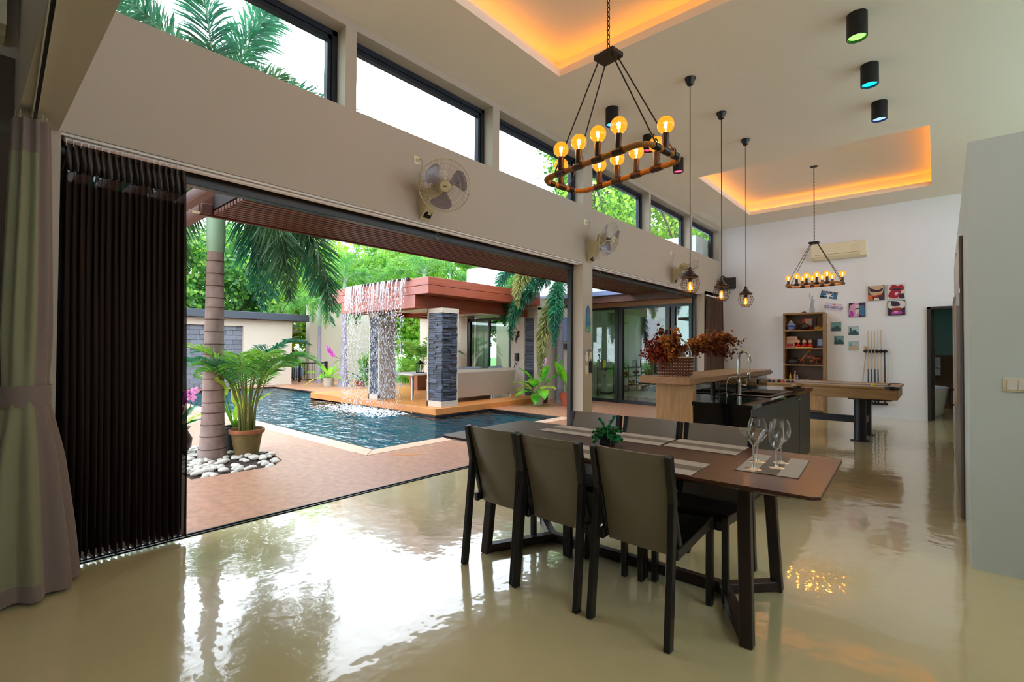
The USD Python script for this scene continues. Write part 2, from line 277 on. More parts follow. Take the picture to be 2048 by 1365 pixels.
struct('trim_1', bx(XW, 3.0, .2, .375, DOORH, 4.3), 'plaster_warm')
struct('roof', bx(-4.1, 3.3, -5.2, 12.3, 4.56, 4.7), 'grey_roof')
for i, (a, b) in enumerate(win_y):
    w = xstruct('window_%d' % (i + 1)); x0, x1 = -4.06, -4.0
    struct('frame', cat([bx(x0, x1, a, b, HEAD - .05, HEAD, .004), bx(x0, x1, a, b, SILL, SILL + .02, .004), bx(x0, x1, a, a + .05, SILL, HEAD, .004), bx(x0, x1, b - .05, b, SILL, HEAD, .004)]), 'blue_frame', parent=w)
    struct('sash', cat([bx(x0 - .02, x1 - .015, a + .05, b - .05, HEAD - .09, HEAD - .05, .004), bx(x0 - .02, x1 - .015, a + .05, a + .085, SILL + .02, HEAD - .05, .004), bx(x0 - .02, x1 - .015, b - .085, b - .05, SILL + .02, HEAD - .05, .004)]), 'blue_frame', parent=w)
    struct('pane', bx(-4.053, -4.047, a + .085, b - .085, SILL + .02, HEAD - .09), 'pane', parent=w)
# the two folding-door openings: dark frames, white curtain tracks, floor tracks
for k, (a, b) in enumerate([(.385, 5.975), (6.232, 10.85)]):
    d = xstruct('door_%d' % (k + 1))
    struct('frame', cat([bx(-4.1, -4.02, a, b, 2.47, DOORH, .004), bx(-4.1, -4.02, a, a + .05, 0, 2.47, .004), bx(-4.1, -4.03, b - .055, b, 0, 2.47, .004)]), 'black_frame', parent=d)
    struct('curtain_track', cat([bx(-3.955, -3.905, a + .02, b - .02, 2.535, DOORH, .004), bx(-3.885, -3.875, a, b, 2.552, DOORH)]), 'white_paint', parent=d)
    struct('floor_track', cat([bx(-3.93, -3.915, a, b, -.004, .006), bx(-3.885, -3.87, a, b, -.004, .006), bx(-3.93, -3.87, a, b, -.02, -.002)]), 'black_frame', parent=d)
d = xstruct('door_3')
struct('frame', cat([bx(-.13, -.075, 11.96, 12.2, 0, 2.14, .004), bx(.695, .75, 11.96, 12.2, 0, 2.14, .004), bx(-.13, .75, 11.96, 12.2, 2.09, 2.14, .004)]), 'dark_frame', parent=d)
struct('door_leaf', bx(-.075, -.03, 12.2, 12.9, 0, 2.08, .004), 'dark_frame', parent=d)
struct('door_handle', cat([rod((-.03, 12.82, .98), (.02, 12.82, .98), .012), sph((.03, 12.82, .98), .025, 1)]), 'chrome_dull', True, parent=d)
struct('bathroom', cat([bx(-1.0, 1.6, 15.0, 15.1, 0, 1.22), bx(1.5, 1.6, 12.2, 15, 0, 1.22), bx(-1.1, -1.0, 12.2, 15, 0, 1.22)]), 'bath_wood')
struct('bathroom_upper', cat([bx(-1.0, 1.6, 15.0, 15.1, 1.22, 2.7), bx(1.5, 1.6, 12.2, 15, 1.22, 2.7), bx(-1.1, -1.0, 12.2, 15, 1.22, 2.7), bx(-1.1, 1.6, 12.2, 13.5, 2.6, 2.7), bx(-1.1, 1.6, 13.8, 15.1, 2.6, 2.7)]), 'bath_tile')
struct('bathroom_floor', bx(-1.0, 1.5, 12.2, 15.0, -.1, -.005), 'bath_wood')
# bathtub seen through the open door
t = thing('bathtub', 'white freestanding bathtub beyond the open dark door', 'bathtub', (-.17, 13.3, 0))
th = np.linspace(0, 2 * PI, 28, endpoint=False)
def oval(a, b, z): return np.stack([a * np.cos(th), b * np.sin(th), np.full(28, z)], 1)
rings = [oval(.24, .5, 0.0), oval(.27, .55, .05), oval(.33, .7, .45), oval(.37, .78, .56), oval(.35, .76, .57), oval(.31, .68, .45), oval(.22, .45, .1), oval(.01, .01, .09)]
v = np.vstack(rings); f = tri([[i * 28 + k, i * 28 + (k + 1) % 28, (i + 1) * 28 + (k + 1) % 28, (i + 1) * 28 + k] for i in range(7) for k in range(28)])
part(t, 'tub', (v, f), 'ceramic', True)
part(t, 'tub_filler', cat([tube(catmull([(.1, .85, 0), (.1, .85, .8), (.1, .78, .88), (.1, .7, .84)]), .014)]), 'chrome', True)
t = thing('bath_towel', 'pale towel hanging on the wood bathroom wall', 'towel', (-.02, 14.95, .75))
part(t, 'cloth', bx(-.09, .09, -.03, .0, 0, .42, .01), 'pale_cloth'); part(t, 'hook', rod((0, -.02, .43), (0, .04, .43), .012), 'chrome_dull')
# tall cabinets and fridge let into the side of the white volume
t = thing('tall_cabinet', 'grey-brown tall cabinet nearest the white wall corner', 'cabinet', (.135, 5.1, 0), -.5)
part(t, 'body', bx(.02, .024, 0, 1.3, .0, 2.2), 'cab_brown'); part(t, 'door', bx(0, .02, .0, .645, .02, 2.2, .004), 'cab_brown'); part(t, 'door', bx(0, .02, .655, 1.3, .02, 2.2, .004), 'cab_brown')
t = thing('oven_cabinet', 'tall cabinet with a wood-lined niche behind the grey-brown one', 'cabinet', (.15, 6.5, 0), -.5)
part(t, 'body', bx(.018, .021, 0, 1.2, 0, 2.3), 'cab_brown'); part(t, 'niche', bx(0, .018, .02, 1.18, .75, 1.85, .003), 'oak'); part(t, 'panel', bx(0, .02, .02, 1.18, .05, .72, .003), 'cab_brown'); part(t, 'panel', bx(0, .02, .02, 1.18, 1.88, 2.28, .003), 'cab_brown')
t = thing('fridge', 'grey fridge farthest along the side of the white wall', 'fridge', (.155, 7.75, 0), -.5)
part(t, 'body', bx(.026, .029, 0, .9, 0.02, 1.95), 'cab_brown'); part(t, 'door', bx(0, .026, 0, .9, .62, 1.95, .008), 'chrome_dull'); part(t, 'drawer', bx(0, .026, 0, .9, .05, .6, .008), 'chrome_dull')
part(t, 'door_handle', cat([bar((-.045, .05, .66), (-.045, .05, .86), .02, .02), bar((0, .05, .67), (-.045, .05, .67), .02, .02), bar((0, .05, .85), (-.045, .05, .85), .02, .02)]), 'black_metal')
t = thing('wall_switch', 'white double light switch on the pale wall at the right edge', 'switch', (.352, 4.03, 1.11))
part(t, 'plate', bx(-.06, .06, -.01, 0, -.04, .04, .003), 'appliance'); part(t, 'rocker', bx(-.045, -.005, -.016, -.01, -.028, .028, .002), 'white_paint'); part(t, 'rocker', bx(.005, .045, -.016, -.01, -.028, .028, .002), 'white_paint')

# ================================================================== OUTSIDE: deck, pool, eaves
POOL = Polygon([(-5.49, 3.56), (-5.49, 7.76), (-7.4, 7.76), (-7.4, 6.2), (-10.15, 6.2), (-10.15, 7.12), (-16.9, 7.12), (-16.9, 3.56)])
BED = Polygon([(-5.55, 1.55), (-5.52, 2.32), (-5.75, 2.52), (-6.3, 2.62), (-7.3, 2.3), (-7.5, 1.55)])
COP = shapely.union_all([POOL, sbox(-16.9, 3.30, -5.23, 3.56), sbox(-5.49, 3.30, -5.23, 7.76)])
deck = sbox(-26, -8, -3.93, 11.2).difference(POOL).difference(BED).difference(COP)
struct('deck', ext(deck, -.15, -.006), 'deck')
struct('deck_wing', ext(sbox(-7.2, 9.6, -3.93, 10.82), -.15, -.007), 'deck')
struct('ground', bx(-70, 20, -40, 70, -1.7, -1.5), 'grass')
struct('lawn', ext(sbox(-60, -30, 4, 60).difference(sbox(-26, -8, 3.5, 11.2)).difference(sbox(-12, -6, 4, 20)), -.3, -.16), 'grass')
struct('grass_bank', (np.array([[-16, 20.2, -.3], [-3.4, 20.2, -.3], [-3.4, 21.6, 3.1], [-16, 21.6, 3.3], [-16, 21.9, -.3], [-3.4, 21.9, -.3]]), np.array([[0, 1, 2], [0, 2, 3], [3, 2, 5], [3, 5, 4], [1, 5, 2], [0, 3, 4], [0, 4, 1], [1, 4, 5]])), 'grass')
struct('yard', bx(-4.2, 8, -12, -5.2, -.2, -.02), 'deck_pale')
pool = thing('swimming_pool', 'teal swimming pool with dark rim beside the orange deck', 'swimming pool')
sh = ext(POOL.buffer(.08, join_style=2), -1.42, -1.35)
wl = POOL.buffer(.05, join_style=2).difference(POOL.buffer(-.02, join_style=2))
part(pool, 'basin', cat([sh, ext(wl, -1.35, -.09)]), 'pool_tile')
part(pool, 'rim', ext(POOL.difference(POOL.buffer(-.05, join_style=2)), -.09, -.012), 'rim_tile', label='black tiled rim of the pool')
# coping slabs with open joints
def cop(x0, x1, y0, y1): return bx(x0, x1, y0, y1, -.06, -.003, .003)
for x in np.arange(-5.49, -16.8, -3.8):
    part(pool, 'coping_slab', cop(max(x - 3.79, -16.9), x, 3.305, 3.555), 'deck_pale')
part(pool, 'coping_slab', ext(Polygon([(-5.485, 3.555), (-5.485, 3.31), (-5.24, 3.31)]), -.06, -.003), 'deck_pale'); part(pool, 'coping_slab', ext(Polygon([(-5.48, 3.56), (-5.235, 3.315), (-5.235, 5.6), (-5.48, 5.6)]), -.06, -.003), 'deck_pale')
part(pool, 'coping_slab', cop(-5.485, -5.235, 5.61, 7.755), 'deck_pale')
st = .055; xs = np.arange(-16.9, -5.48, st); ys = np.arange(3.56, 7.77, st)
X, Y = np.meshgrid(xs, ys, indexing='ij'); q = np.stack([X, Y, 0 * X], -1)
R = np.hypot((X + 9.2) * .7, Y - 5.75)
amp = .012 + .035 * np.exp(-(R / 1.1) ** 2)
Zw = -.045 + amp * (meshkit.fbm(q * [2.2, 3.6, 1], 4, 3) - .5) * 2 + .008 * np.sin(R * 11) * np.exp(-R / 2.2)
ins = shapely.contains_xy(POOL.buffer(.02), X.ravel(), Y.ravel()).reshape(X.shape)
idx = np.arange(X.size).reshape(X.shape); qd = np.stack([idx[:-1, :-1], idx[1:, :-1], idx[1:, 1:], idx[:-1, 1:]], -1)[ins[:-1, :-1] & ins[1:, 1:] & ins[1:, :-1] & ins[:-1, 1:]]
part(pool, 'water_surface', (np.stack([X, Y, Zw], -1).reshape(-1, 3), tri(qd)), 'water', True, label='rippled teal water')
# foam where the waterfall lands
g = []
for k in range(1900):
    a = NR.normal(0, 1, 2); x, y = -9.25 + a[0] * .62 * 1.25, 5.80 + a[1] * .26
    if x > -8.0 or x < -10.8 or y > 6.15: continue
    r = NR.uniform(.004, .022); g.append(xf((_BV[[0, 1, 2, 4]] * 0 + np.array([[0, 0, 1.0], [1, 0, 0], [-.6, .8, 0], [-.6, -.8, 0]]), np.array([[0, 1, 2], [0, 2, 3], [0, 3, 1]])), sc=(r * 1.8, r, r * .5), rz=NR.uniform(0, 6), loc=(x, y, -.035 + NR.uniform(0, .02 + .04 * (r < .012)))))
part(pool, 'foam', cat(g), 'foam', kind='stuff')
solo('wet_patch', ext(blob([(-5.12, 3.54), (-4.98, 3.56), (-4.84, 3.72), (-4.80, 3.86), (-4.90, 3.78), (-5.02, 3.68)]), -.006, -.0045), 'platform', 'small orange wet patch on the deck near the pool corner', 'stain')
# planting bed with pebbles
bed = thing('planting_bed', 'planting bed of white pebbles around the ringed palm', 'planting bed')
part(bed, 'soil', ext(BED, -.12, -.03), 'soil')
k = 0
while k < 190:
    x, y = NR.uniform(-7.4, -5.5), NR.uniform(1.6, 2.6)
    if not shapely.contains_xy(BED.buffer(-.03), x, y) or math.hypot(x + 6.57, y - 2.05) < .17 or math.hypot(x + 6.5, y - 2.36) < .16: continue
    r = NR.uniform(.028, .05)
    part(bed, 'pebble', sph((0, 0, 0), 1, 1)[0:0] if False else xf(sph((0, 0, 0), r, 1, (1.25, .9, .62)), rz=NR.uniform(0, 6), loc=(x, y, -.02 + NR.uniform(0, .02))), 'pebble', True); k += 1
# eaves of brown slats over the walk, with the roof above
ev = thing('slatted_eave', 'long eave of reddish brown timber slats outside the folding doors', 'eave', kind='structure')
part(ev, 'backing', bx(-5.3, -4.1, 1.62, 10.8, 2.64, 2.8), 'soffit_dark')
for k in range(15):
    x = -4.16 - .076 * k; part(ev, 'slat', bx(x - .052, x, 1.62, 10.3, 2.585, 2.625, .003), 'slat_wood')
part(ev, 'edge_board', bx(-5.33, -5.29, 1.5, 10.3, 2.57, 2.8, .004), 'slat_wood')
for k in range(6):
    y = 1.6 - .19 * k; part(ev, 'beam', bx(-8.2, -4.15 if k > 0 else -5.25, y - .085, y, 2.58, 2.68, .004), 'slat_wood')
part(ev, 'eave_light', solidlathe([(.035, 2.572), (.035, 2.585)], 12, (-5.1, 1.28, 0)), 'appliance'); part(ev, 'eave_light', solidlathe([(.035, 2.572), (.035, 2.585)], 12, (-5.25, 1.47, 0)), 'appliance')
struct('trim_2', cat([bx(-8.5, -4.1, 10.3, 10.8, 2.47, 2.66), bx(-8.5, -4.1, 10.28, 10.3, 2.44, 2.7)]), 'brown_fascia')
struct('trim_3', bx(-8.5, -4.1, 10.74, 10.9, 2.36, 2.47), 'tan_trim')
t = thing('metal_gutter', 'blue-grey metal gutter above the brown fascia board', 'gutter', (0, 0, 0))
part(t, 'channel', cat([bx(-8.4, -5.0, 10.22, 10.28, 2.60, 2.72, .01), bx(-5.0, -4.6, 10.24, 10.28, 2.63, 2.72, .01)]), 'blue_metal'); part(t, 'bracket', bx(-5.35, -5.32, 10.2, 10.3, 2.58, 2.74), 'blue_metal')
# ================================================================== OUTSIDE BUILDINGS
wg = xstruct('wing_room')
struct('wall', cat([bx(-8.1, -7.95, 10.9, 17.4, 0, 2.6), bx(-8.1, -4.1, 17.3, 17.4, 2.45, 2.6)]), 'white_wall', parent=wg)
struct('floor', bx(-8.0, -4.1, 10.9, 17.4, -.1, 0), 'epoxy', parent=wg); struct('ceiling', bx(-8.1, -3.86, 10.9, 17.4, 2.5, 2.62), 'ceiling_white', parent=wg)
struct('upper_wall', bx(-11.6, -4.1, 11.0, 17.4, 2.62, 3.92), 'white_wall', parent=wg)
struct('window_frame', cat([bx(x - .04, x + .04, 17.3, 17.38, 0, 2.45) for x in (-7.9, -6.55, -5.3, -4.2)] + [bx(-7.95, -4.1, 17.3, 17.38, 2.38, 2.46), bx(-7.95, -4.1, 17.3, 17.38, 1.85, 1.91), bx(-7.95, -4.1, 17.3, 17.38, 0, .06)]), 'black_frame', parent=wg)
d = xstruct('door_4')
struct('frame', cat([bx(-7.0, -4.1, 10.76, 10.84, 2.3, 2.36), bx(-7.0, -4.1, 10.76, 10.84, 0, .07)] + [bx(a, b, 10.75, 10.85, 0, 2.36, .004) for a, b in ((-6.02, -5.93), (-5.9, -5.8), (-4.70, -4.6), (-4.57, -4.48), (-4.16, -4.1), (-7.0, -6.95))]), 'black_frame', parent=d)
struct('pane', bx(-7.0, -6.02, 10.8, 10.806, .07, 2.3), 'pane_green', parent=d); struct('pane', bx(-5.8, -4.7, 10.8, 10.806, .07, 2.3), 'pane', parent=d)
struct('pane', cat([bx(-4.48, -4.16, 10.8, 10.806, .07, 2.3), bx(-4.6, -4.57, 10.8, 10.806, .07, 2.3)]), 'pane_teal', parent=d)
struct('pane', bx(-4.75, -4.1, 11.0, 11.006, .07, 2.3), 'pane_teal', parent=d)
# things in that room
t = thing('air_purifier', 'white tower air purifier behind the left glass door', 'air purifier', (-7.45, 12.85, 0), -25)
part(t, 'body', bx(-.16, .16, -.12, .12, .02, .66, .03), 'appliance'); part(t, 'base', bx(-.17, .17, -.13, .13, 0, .03, .01), 'black_metal'); part(t, 'display', bx(.06, .1, -.126, -.118, .5, .56), 'black_metal')
t = thing('console_shelf', 'long black-framed console shelf along the far room wall', 'shelf', (-7.9, 13.0, 0))
for k, z in enumerate((.12, .42, .72)): part(t, 'shelf_board', bx(.02, .34, 0, 3.0, z - .025, z, .003), 'console_black' if k == 2 else 'oak')
for y in (0, 1.0, 2.0, 2.98): part(t, 'upright', cat([bx(.02, .04, y, y + .02, 0, .78), bx(.32, .34, y, y + .02, 0, .78)]), 'console_black')
t = thing('canvas_print', 'small colourful picture leaning on the console shelf', 'picture', (-7.72, 13.15, .72)); part(t, 'board', bx(-.01, .01, -.12, .12, 0, .28), 'red_box'); part(t, 'print', bx(.011, .014, -.1, .1, .02, .26), 'gold')
for k, (y, w, h, m) in enumerate([(13.9, .12, .2, 'ceramic'), (14.2, .1, .24, 'console_black'), (14.6, .16, .16, 'appliance'), (15.2, .2, .22, 'blue_white'), (15.8, .3, .26, 'oak_dark')]):
    t = thing('photo_frame', ['white picture frame nearest on the black console shelf', 'dark picture frame second along the console shelf', 'cream picture frame in the middle of the console shelf', 'blue-white picture frame fourth along the console shelf', 'brown picture frame at the far end of the console'][k], 'picture frame', (-7.75, y, .72))
    part(t, 'frame', bx(-.012, .012, -w / 2, w / 2, 0, h, .002), m); part(t, 'picture', bx(.012, .015, -w * .38, w * .38, h * .12, h * .88), 'pale_cloth')
for k, (y, z) in enumerate([(14.5, .42), (15.3, .42), (15.0, .12), (15.7, .12)]):
    t = thing('ornament', ['red ornament on the middle board of the far console, nearer', 'red ornament on the middle board of the far console, farther', 'red ornament on the low board of the far console, nearer', 'red ornament on the low board of the far console, farther'][k], 'ornament', (-7.72, y, z))
    part(t, 'base', bx(-.06, .06, -.15, .15, 0, .03, .005), 'console_black'); part(t, 'flowers', cat([sph((NR.uniform(-.05, .05), NR.uniform(-.13, .13), NR.uniform(.06, .13)), .04, 1) for _ in range(9)]), 'flower_red', True)
t = thing('wall_air_conditioner', 'small white air conditioner seen through the glass doors', 'air conditioner', (-7.95, 14.4, 2.18))
part(t, 'body', bx(0, .2, -.4, .4, 0, .27, .03), 'appliance'); part(t, 'vent', bx(.12, .19, -.36, .36, -.01, .015), 'appliance_shade')
def drape(n, x0, x1, depth, z0, z1, rows=14, flare=0.0, seed=0, pinch=None, taper=0.0):
    """A hanging cloth folded n times, running along x, as one two-sided sheet."""
    r = np.random.default_rng(seed); m = n * 10 + 1; u = np.linspace(0, 1, m); ph = np.cumsum(np.r_[0, 1 + .35 * r.normal(size=m - 1)]); ph = ph / ph[-1] * n * 2 * PI
    am = 1 + .35 * np.sin(ph * .37 + seed) ; vs = []
    for z in np.linspace(z1, z0, rows):
        s = (z1 - z) / (z1 - z0); w = 1 - taper * (1 - s)
        if pinch: w *= 1 - pinch[1] * math.exp(-((z - pinch[0]) / pinch[2]) ** 2)
        X = x0 + (x1 - x0) * (.5 + (u - .5) * w) + .01 * np.sin(ph + s * 3); Y = depth * (.55 + .45 * s + flare * s) * am * np.sin(ph + .25 * math.sin(s * 4 + seed)) * (.6 + .4 * w)
        vs.append(np.stack([X, Y, np.full(m, z)], 1))
    v = np.vstack(vs); q = [[i * m + k, (i + 1) * m + k, (i + 1) * m + k + 1, i * m + k + 1] for i in range(rows - 1) for k in range(m - 1)]
    return v, tri(q)
t = thing('brown_drape', 'brown curtain beside the garden window of the far room', 'curtain', (-7.8, 16.6, 0), 90)
part(t, 'cloth', drape(5, -.45, .35, .05, .02, 2.42, seed=3), 'curtain_brown', True); part(t, 'rail', bx(-.5, .6, -.02, .02, 2.42, 2.46), 'white_paint')
t = thing('reclining_chair', 'white-framed black recliner on the far room floor', 'chair', (-6.9, 14.6, 0), -30)
part(t, 'frame', cat([tube(catmull([(-.25, -.4, .05), (-.25, 0, .3), (-.25, .4, .5), (-.25, .3, .1), (-.25, -.1, .02)]), .02), tube(catmull([(.25, -.4, .05), (.25, 0, .3), (.25, .4, .5), (.25, .3, .1), (.25, -.1, .02)]), .02)]), 'ceramic', True); part(t, 'sling', bx(-.24, .24, -.35, .35, .24, .28, .01), 'console_black')
solo('floor_rug', bx(-7.2, -5.2, 12.6, 14.2, .0, .015, .004), 'rug', 'pale rug on the glossy floor of the far room', 'rug')
t = thing('door_hook', 'dark little hook hanging on the green glass door', 'hook', (-7.05, 10.79, 1.0)); part(t, 'hook', cat([bx(-.03, .03, -.02, .0, 0, .1, .006), sph((0, -.012, .13), .02, 1)]), 'dark_pot')

# house behind the pavilion
PL = .12
struct('wall_house', cat([bx(-8.42, -7.97, 9.6, 9.9, 0, 2.3), bx(-10.35, -10.1, 9.6, 9.9, 0, 2.3), bx(-7.68, -7.55, 9.62, 10.76, 0, 2.36), bx(-7.3, -7.0, 10.25, 10.86, 0, 2.36), bx(-12.5, -10.35, 9.8, 9.9, 0, 2.3), bx(-7.97, -7.68, 9.72, 9.9, 0, 2.3), bx(-12.5, -7.55, 9.6, 11.0, 2.3, 2.62)]), 'cream_wall')
struct('house_inner_wall', cat([bx(-12.5, -8.1, 13.4, 13.5, 0, 2.3), bx(-12.5, -8.1, 9.9, 13.5, -.05, .1)]), 'cream_wall')
d = xstruct('door_5')
struct('frame', cat([bx(-10.1, -10.0, 9.62, 9.7, PL, 2.15), bx(-8.52, -8.42, 9.62, 9.7, PL, 2.15), bx(-10.1, -8.42, 9.62, 9.7, 2.09, 2.15), bx(-9.3, -9.24, 9.63, 9.69, PL, 2.1)]), 'black_frame', parent=d)
struct('pane', bx(-10.0, -8.52, 9.66, 9.666, PL, 2.1), 'pane_green', parent=d)
t = thing('pale_drape', 'pale grey curtain behind the glass of the pavilion house', 'curtain', (-9.75, 9.85, 0)); part(t, 'cloth', drape(5, -.25, .3, .05, .14, 2.12, seed=8), 'pale_cloth', True)
def stones(parent, n, origin, uax, nax, w, h, rows, cols, th=(.012, .035), m='slate', name='stone', seed=0):
    """Split-face stones on a face: uax along the face, nax outwards."""
    r = np.random.default_rng(seed); o = np.asarray(origin, float); u = np.asarray(uax, float); nn = np.asarray(nax, float); rh = h / rows
    for i in range(rows):
        cuts = np.r_[0, np.sort(np.clip((np.arange(1, cols) + r.uniform(-.35, .35, cols - 1)) / cols, .05, .95)), 1] * w
        for a, b in zip(cuts[:-1], cuts[1:]):
            d = r.uniform(*th); z0, z1 = i * rh + .003, (i + 1) * rh - .003
            g = bx(a + .002, b - .002, 0, d, z0, z1, .004)
            M = np.stack([u, nn, [0, 0, 1]], 1)
            if np.linalg.det(M) < 0: g = (g[0], g[1][:, ::-1])
            part(parent, name, xf(g, M=M, loc=o), m)
def stone_column(name, label, x1, y0, w, faces):
    t = thing(name, label, 'column', (0, 0, 0))
    part(t, 'core', bx(x1 - w, x1, y0, y0 + w, PL, 2.13, .004), 'plain_column' if 'r' not in faces else 'cream_wall')
    bd = .035
    for fc in faces:
        if fc == 'f':
            for a, b in ((x1 - w, x1 - w + bd), (x1 - bd, x1))[:1 if 'r' in faces else 2]: part(t, 'border', bx(a, b, y0 - .04, y0, PL, 2.13, .003), 'cream_wall')
            part(t, 'border', bx(x1 - w, x1, y0 - .04, y0, 2.03, 2.13, .003), 'cream_wall'); part(t, 'border', bx(x1 - w, x1, y0 - .04, y0, PL, .24, .003), 'cream_wall')
            stones(t, 0, (x1 - w + bd, y0, .24), (1, 0, 0), (0, -1, 0), w - bd + (.03 if 'r' in faces else -bd), 1.79, 40, 2, th=(.006, .045), seed=3)
        else:
            for a, b in ((y0 + w - bd, y0 + w),): part(t, 'border', bx(x1, x1 + .04, a, b, PL, 2.13, .003), 'cream_wall')
            part(t, 'border', bx(x1, x1 + .04, y0 - .04, y0 + w - bd, 2.03, 2.13, .003), 'cream_wall'); part(t, 'border', bx(x1, x1 + .04, y0 - .04, y0 + w - bd, PL, .24, .003), 'cream_wall')
            stones(t, 0, (x1, y0, .24), (0, 1, 0), (1, 0, 0), w - bd, 1.79, 40, 2, th=(.006, .045), seed=5)
    return t
stone_column('stone_column', 'stone-clad pavilion column at the pool corner, stones on both faces', -7.50, 6.44, .42, 'fr')
stone_column('stone_column', 'pavilion column behind the falling water, one plain grey face', -9.62, 6.42, .42, 'f')
t = thing('stone_pilaster', 'dark stone strip on the house wall behind the hanging fronds', 'stone strip'); part(t, 'core', bx(-7.95, -7.69, 9.66, 9.72, 0, 2.1), 'slate'); stones(t, 0, (-7.96, 9.66, .02), (1, 0, 0), (0, -1, 0), .27, 2.05, 50, 1, seed=9)
struct('platform', cat([bx(-12.5, -7.4, 6.2, 9.62, -.3, PL, .006), bx(-12.5, -10.15, 6.2, 7.1, -.3, -.02)]), 'platform')
pv = thing('pavilion', 'red timber pool pavilion with a flat stepped roof', 'pavilion')
for a, b in ((2.39, 2.555), (2.562, 2.72)):
    part(pv, 'fascia_board', bx(-11.15, -7.46, 6.05, 6.09, a, b, .004), 'red_wood'); part(pv, 'fascia_board', bx(-7.5, -7.46, 6.092, 9.6, a, b, .004), 'red_wood'); part(pv, 'fascia_board', bx(-11.15, -11.11, 6.092, 9.6, a, b, .004), 'red_wood')
for a, b in ((2.125, 2.386),):
    part(pv, 'beam_board', bx(-10.7, -7.88, 6.052, 6.09, a, b, .004), 'red_wood'); part(pv, 'beam_board', bx(-7.92, -7.88, 6.092, 9.6, a, b, .004), 'red_wood'); part(pv, 'beam_board', bx(-10.7, -10.66, 6.092, 9.6, a, b, .004), 'red_wood')
part(pv, 'roof_deck', bx(-11.11, -7.5, 6.09, 9.6, 2.60, 2.70), 'grey_roof'); part(pv, 'soffit', cat([bx(-11.11, -7.5, 6.09, 9.6, 2.39, 2.41), bx(-10.66, -7.92, 6.09, 9.6, 2.24, 2.26)]), 'red_wood'); part(pv, 'ceiling_panel', bx(-10.3, -7.98, 6.3, 9.3, 2.22, 2.238), 'white_paint')
for y in (6.36, 7.9): part(pv, 'cross_beam', bx(-10.66, -7.92, y, y + .1, 2.13, 2.22), 'red_wood')
part(pv, 'ceiling_fan', cat([rod((-8.9, 7.6, 2.22), (-8.9, 7.6, 2.08), .015)] + [xf(bx(0, .45, -.05, .05, 0, .01), rz=k * 2 * PI / 3, loc=(-8.9, 7.6, 2.08)) for k in range(3)]), 'soffit_dark')
wf = thing('waterfall', 'sheet of water falling from the pavilion roof into the pool', 'waterfall')
part(wf, 'spout_bar', cat([bx(-10.45, -8.1, 6.0, 6.06, 2.722, 2.742, .004), bx(-8.14, -8.06, 5.99, 6.06, 2.69, 2.75, .004)]), 'iron', label='dark spout bar along the roof edge')
g, dr = [], []
oc = (np.array([[1, 0, 0], [-1, 0, 0], [0, 1, 0], [0, -1, 0], [0, 0, 1.0], [0, 0, -1]]), np.array([[0, 2, 4], [2, 1, 4], [1, 3, 4], [3, 0, 4], [2, 0, 5], [1, 2, 5], [3, 1, 5], [0, 3, 5]]))
def wx(): return NR.uniform(-10.4, -8.12)
for k in range(74):
    x = wx(); zl = NR.uniform(2.05, 2.5); vy = NR.uniform(.03, .09)
    pts = []
    for s in np.linspace(0, 1, 7):
        z = 2.735 - (2.735 - zl) * s; tt = math.sqrt(max(0, (2.735 - z)) / 4.9); pts.append((x + .012 * math.sin(k + 5 * s), 6.02 - .03 - vy * tt * 2, z))
    g.append(tube(pts, np.linspace(.009, .003, 7), 5, cap=False))
part(wf, 'stream', cat(g), 'falling_water', True, kind='stuff')
for k in range(5200):
    x = wx() if RND.random() < .7 else (-10.4 + .155 * RND.randrange(15) + NR.normal(0, .02)); z = -.02 + 2.6 * NR.uniform(0, 1) ** .9; tt = math.sqrt((2.74 - z) / 4.9); vy = NR.uniform(.03, .16)
    r = NR.uniform(.003, .0085); dr.append(xf(oc, sc=(r, r, r * NR.uniform(1.5, 5)), loc=(x + NR.normal(0, .012), 5.985 - vy * tt, z)))
part(wf, 'drop', cat(dr), 'falling_water', kind='stuff')

# garage and the gap beside it
struct('garage_wall', cat([bx(-23, -17.4, -4, 4.0, 0, 2.25), bx(-23, -17.4, 6.3, 7.92, 0, 2.25), bx(-23, -17.4, 4.0, 6.3, 2.02, 2.25), bx(-23, -17.56, 4.0, 6.3, 0, 2.02)]), 'cream_wall')
struct('garage_roof', bx(-24, -17.15, -4.5, 8.43, 2.26, 2.5, .01), 'grey_roof')
t = thing('slate_panel', 'dark slate tile panel set in the cream garage wall', 'stone panel'); part(t, 'backing', bx(-17.56, -17.54, 4.0, 6.3, 0, 2.02), 'slate')
stones(t, 0, (-17.54, 4.0, .0), (0, 1, 0), (1, 0, 0), 2.3, 2.02, 13, 8, th=(.03, .06), m='slate_tile', name='tile', seed=21)
struct('garden_wall', cat([bx(-18.9, -18.6, 9.15, 13.0, 0, 3.3), bx(-30, -29.7, 0, 20, 0, 1.15), bx(-13.6, -12.5, 12.3, 12.5, 0, 2.6)]), 'cream_wall')
struct('carport', cat([bx(-27, -23.5, 8.5, 16, 2.05, 2.3), bx(-27, -23.5, 8.5, 8.8, 1.55, 2.05)]), 'cream_wall'); struct('carport_roof', bx(-27.3, -23.2, 8.2, 16.5, 2.3, 2.42), 'blue_metal')
t = thing('iron_railing', 'black iron railing across the gap beside the garage', 'railing', (-18.3, 7.95, 0))
part(t, 'rail', bx(-.02, .02, 0, 1.75, .70, .74), 'black_frame'); part(t, 'rail', bx(-.015, .015, 0, 1.75, .06, .09), 'black_frame'); part(t, 'post', bx(-.04, .04, 1.72, 1.8, 0, .78, .005), 'black_frame'); part(t, 'post', bx(-.03, .03, .66, .72, 0, .74), 'black_frame')
for k in range(17): part(t, 'baluster', rod((0, .08 + .1 * k, .08), (0, .08 + .1 * k, .71), .009, n=6), 'black_frame')
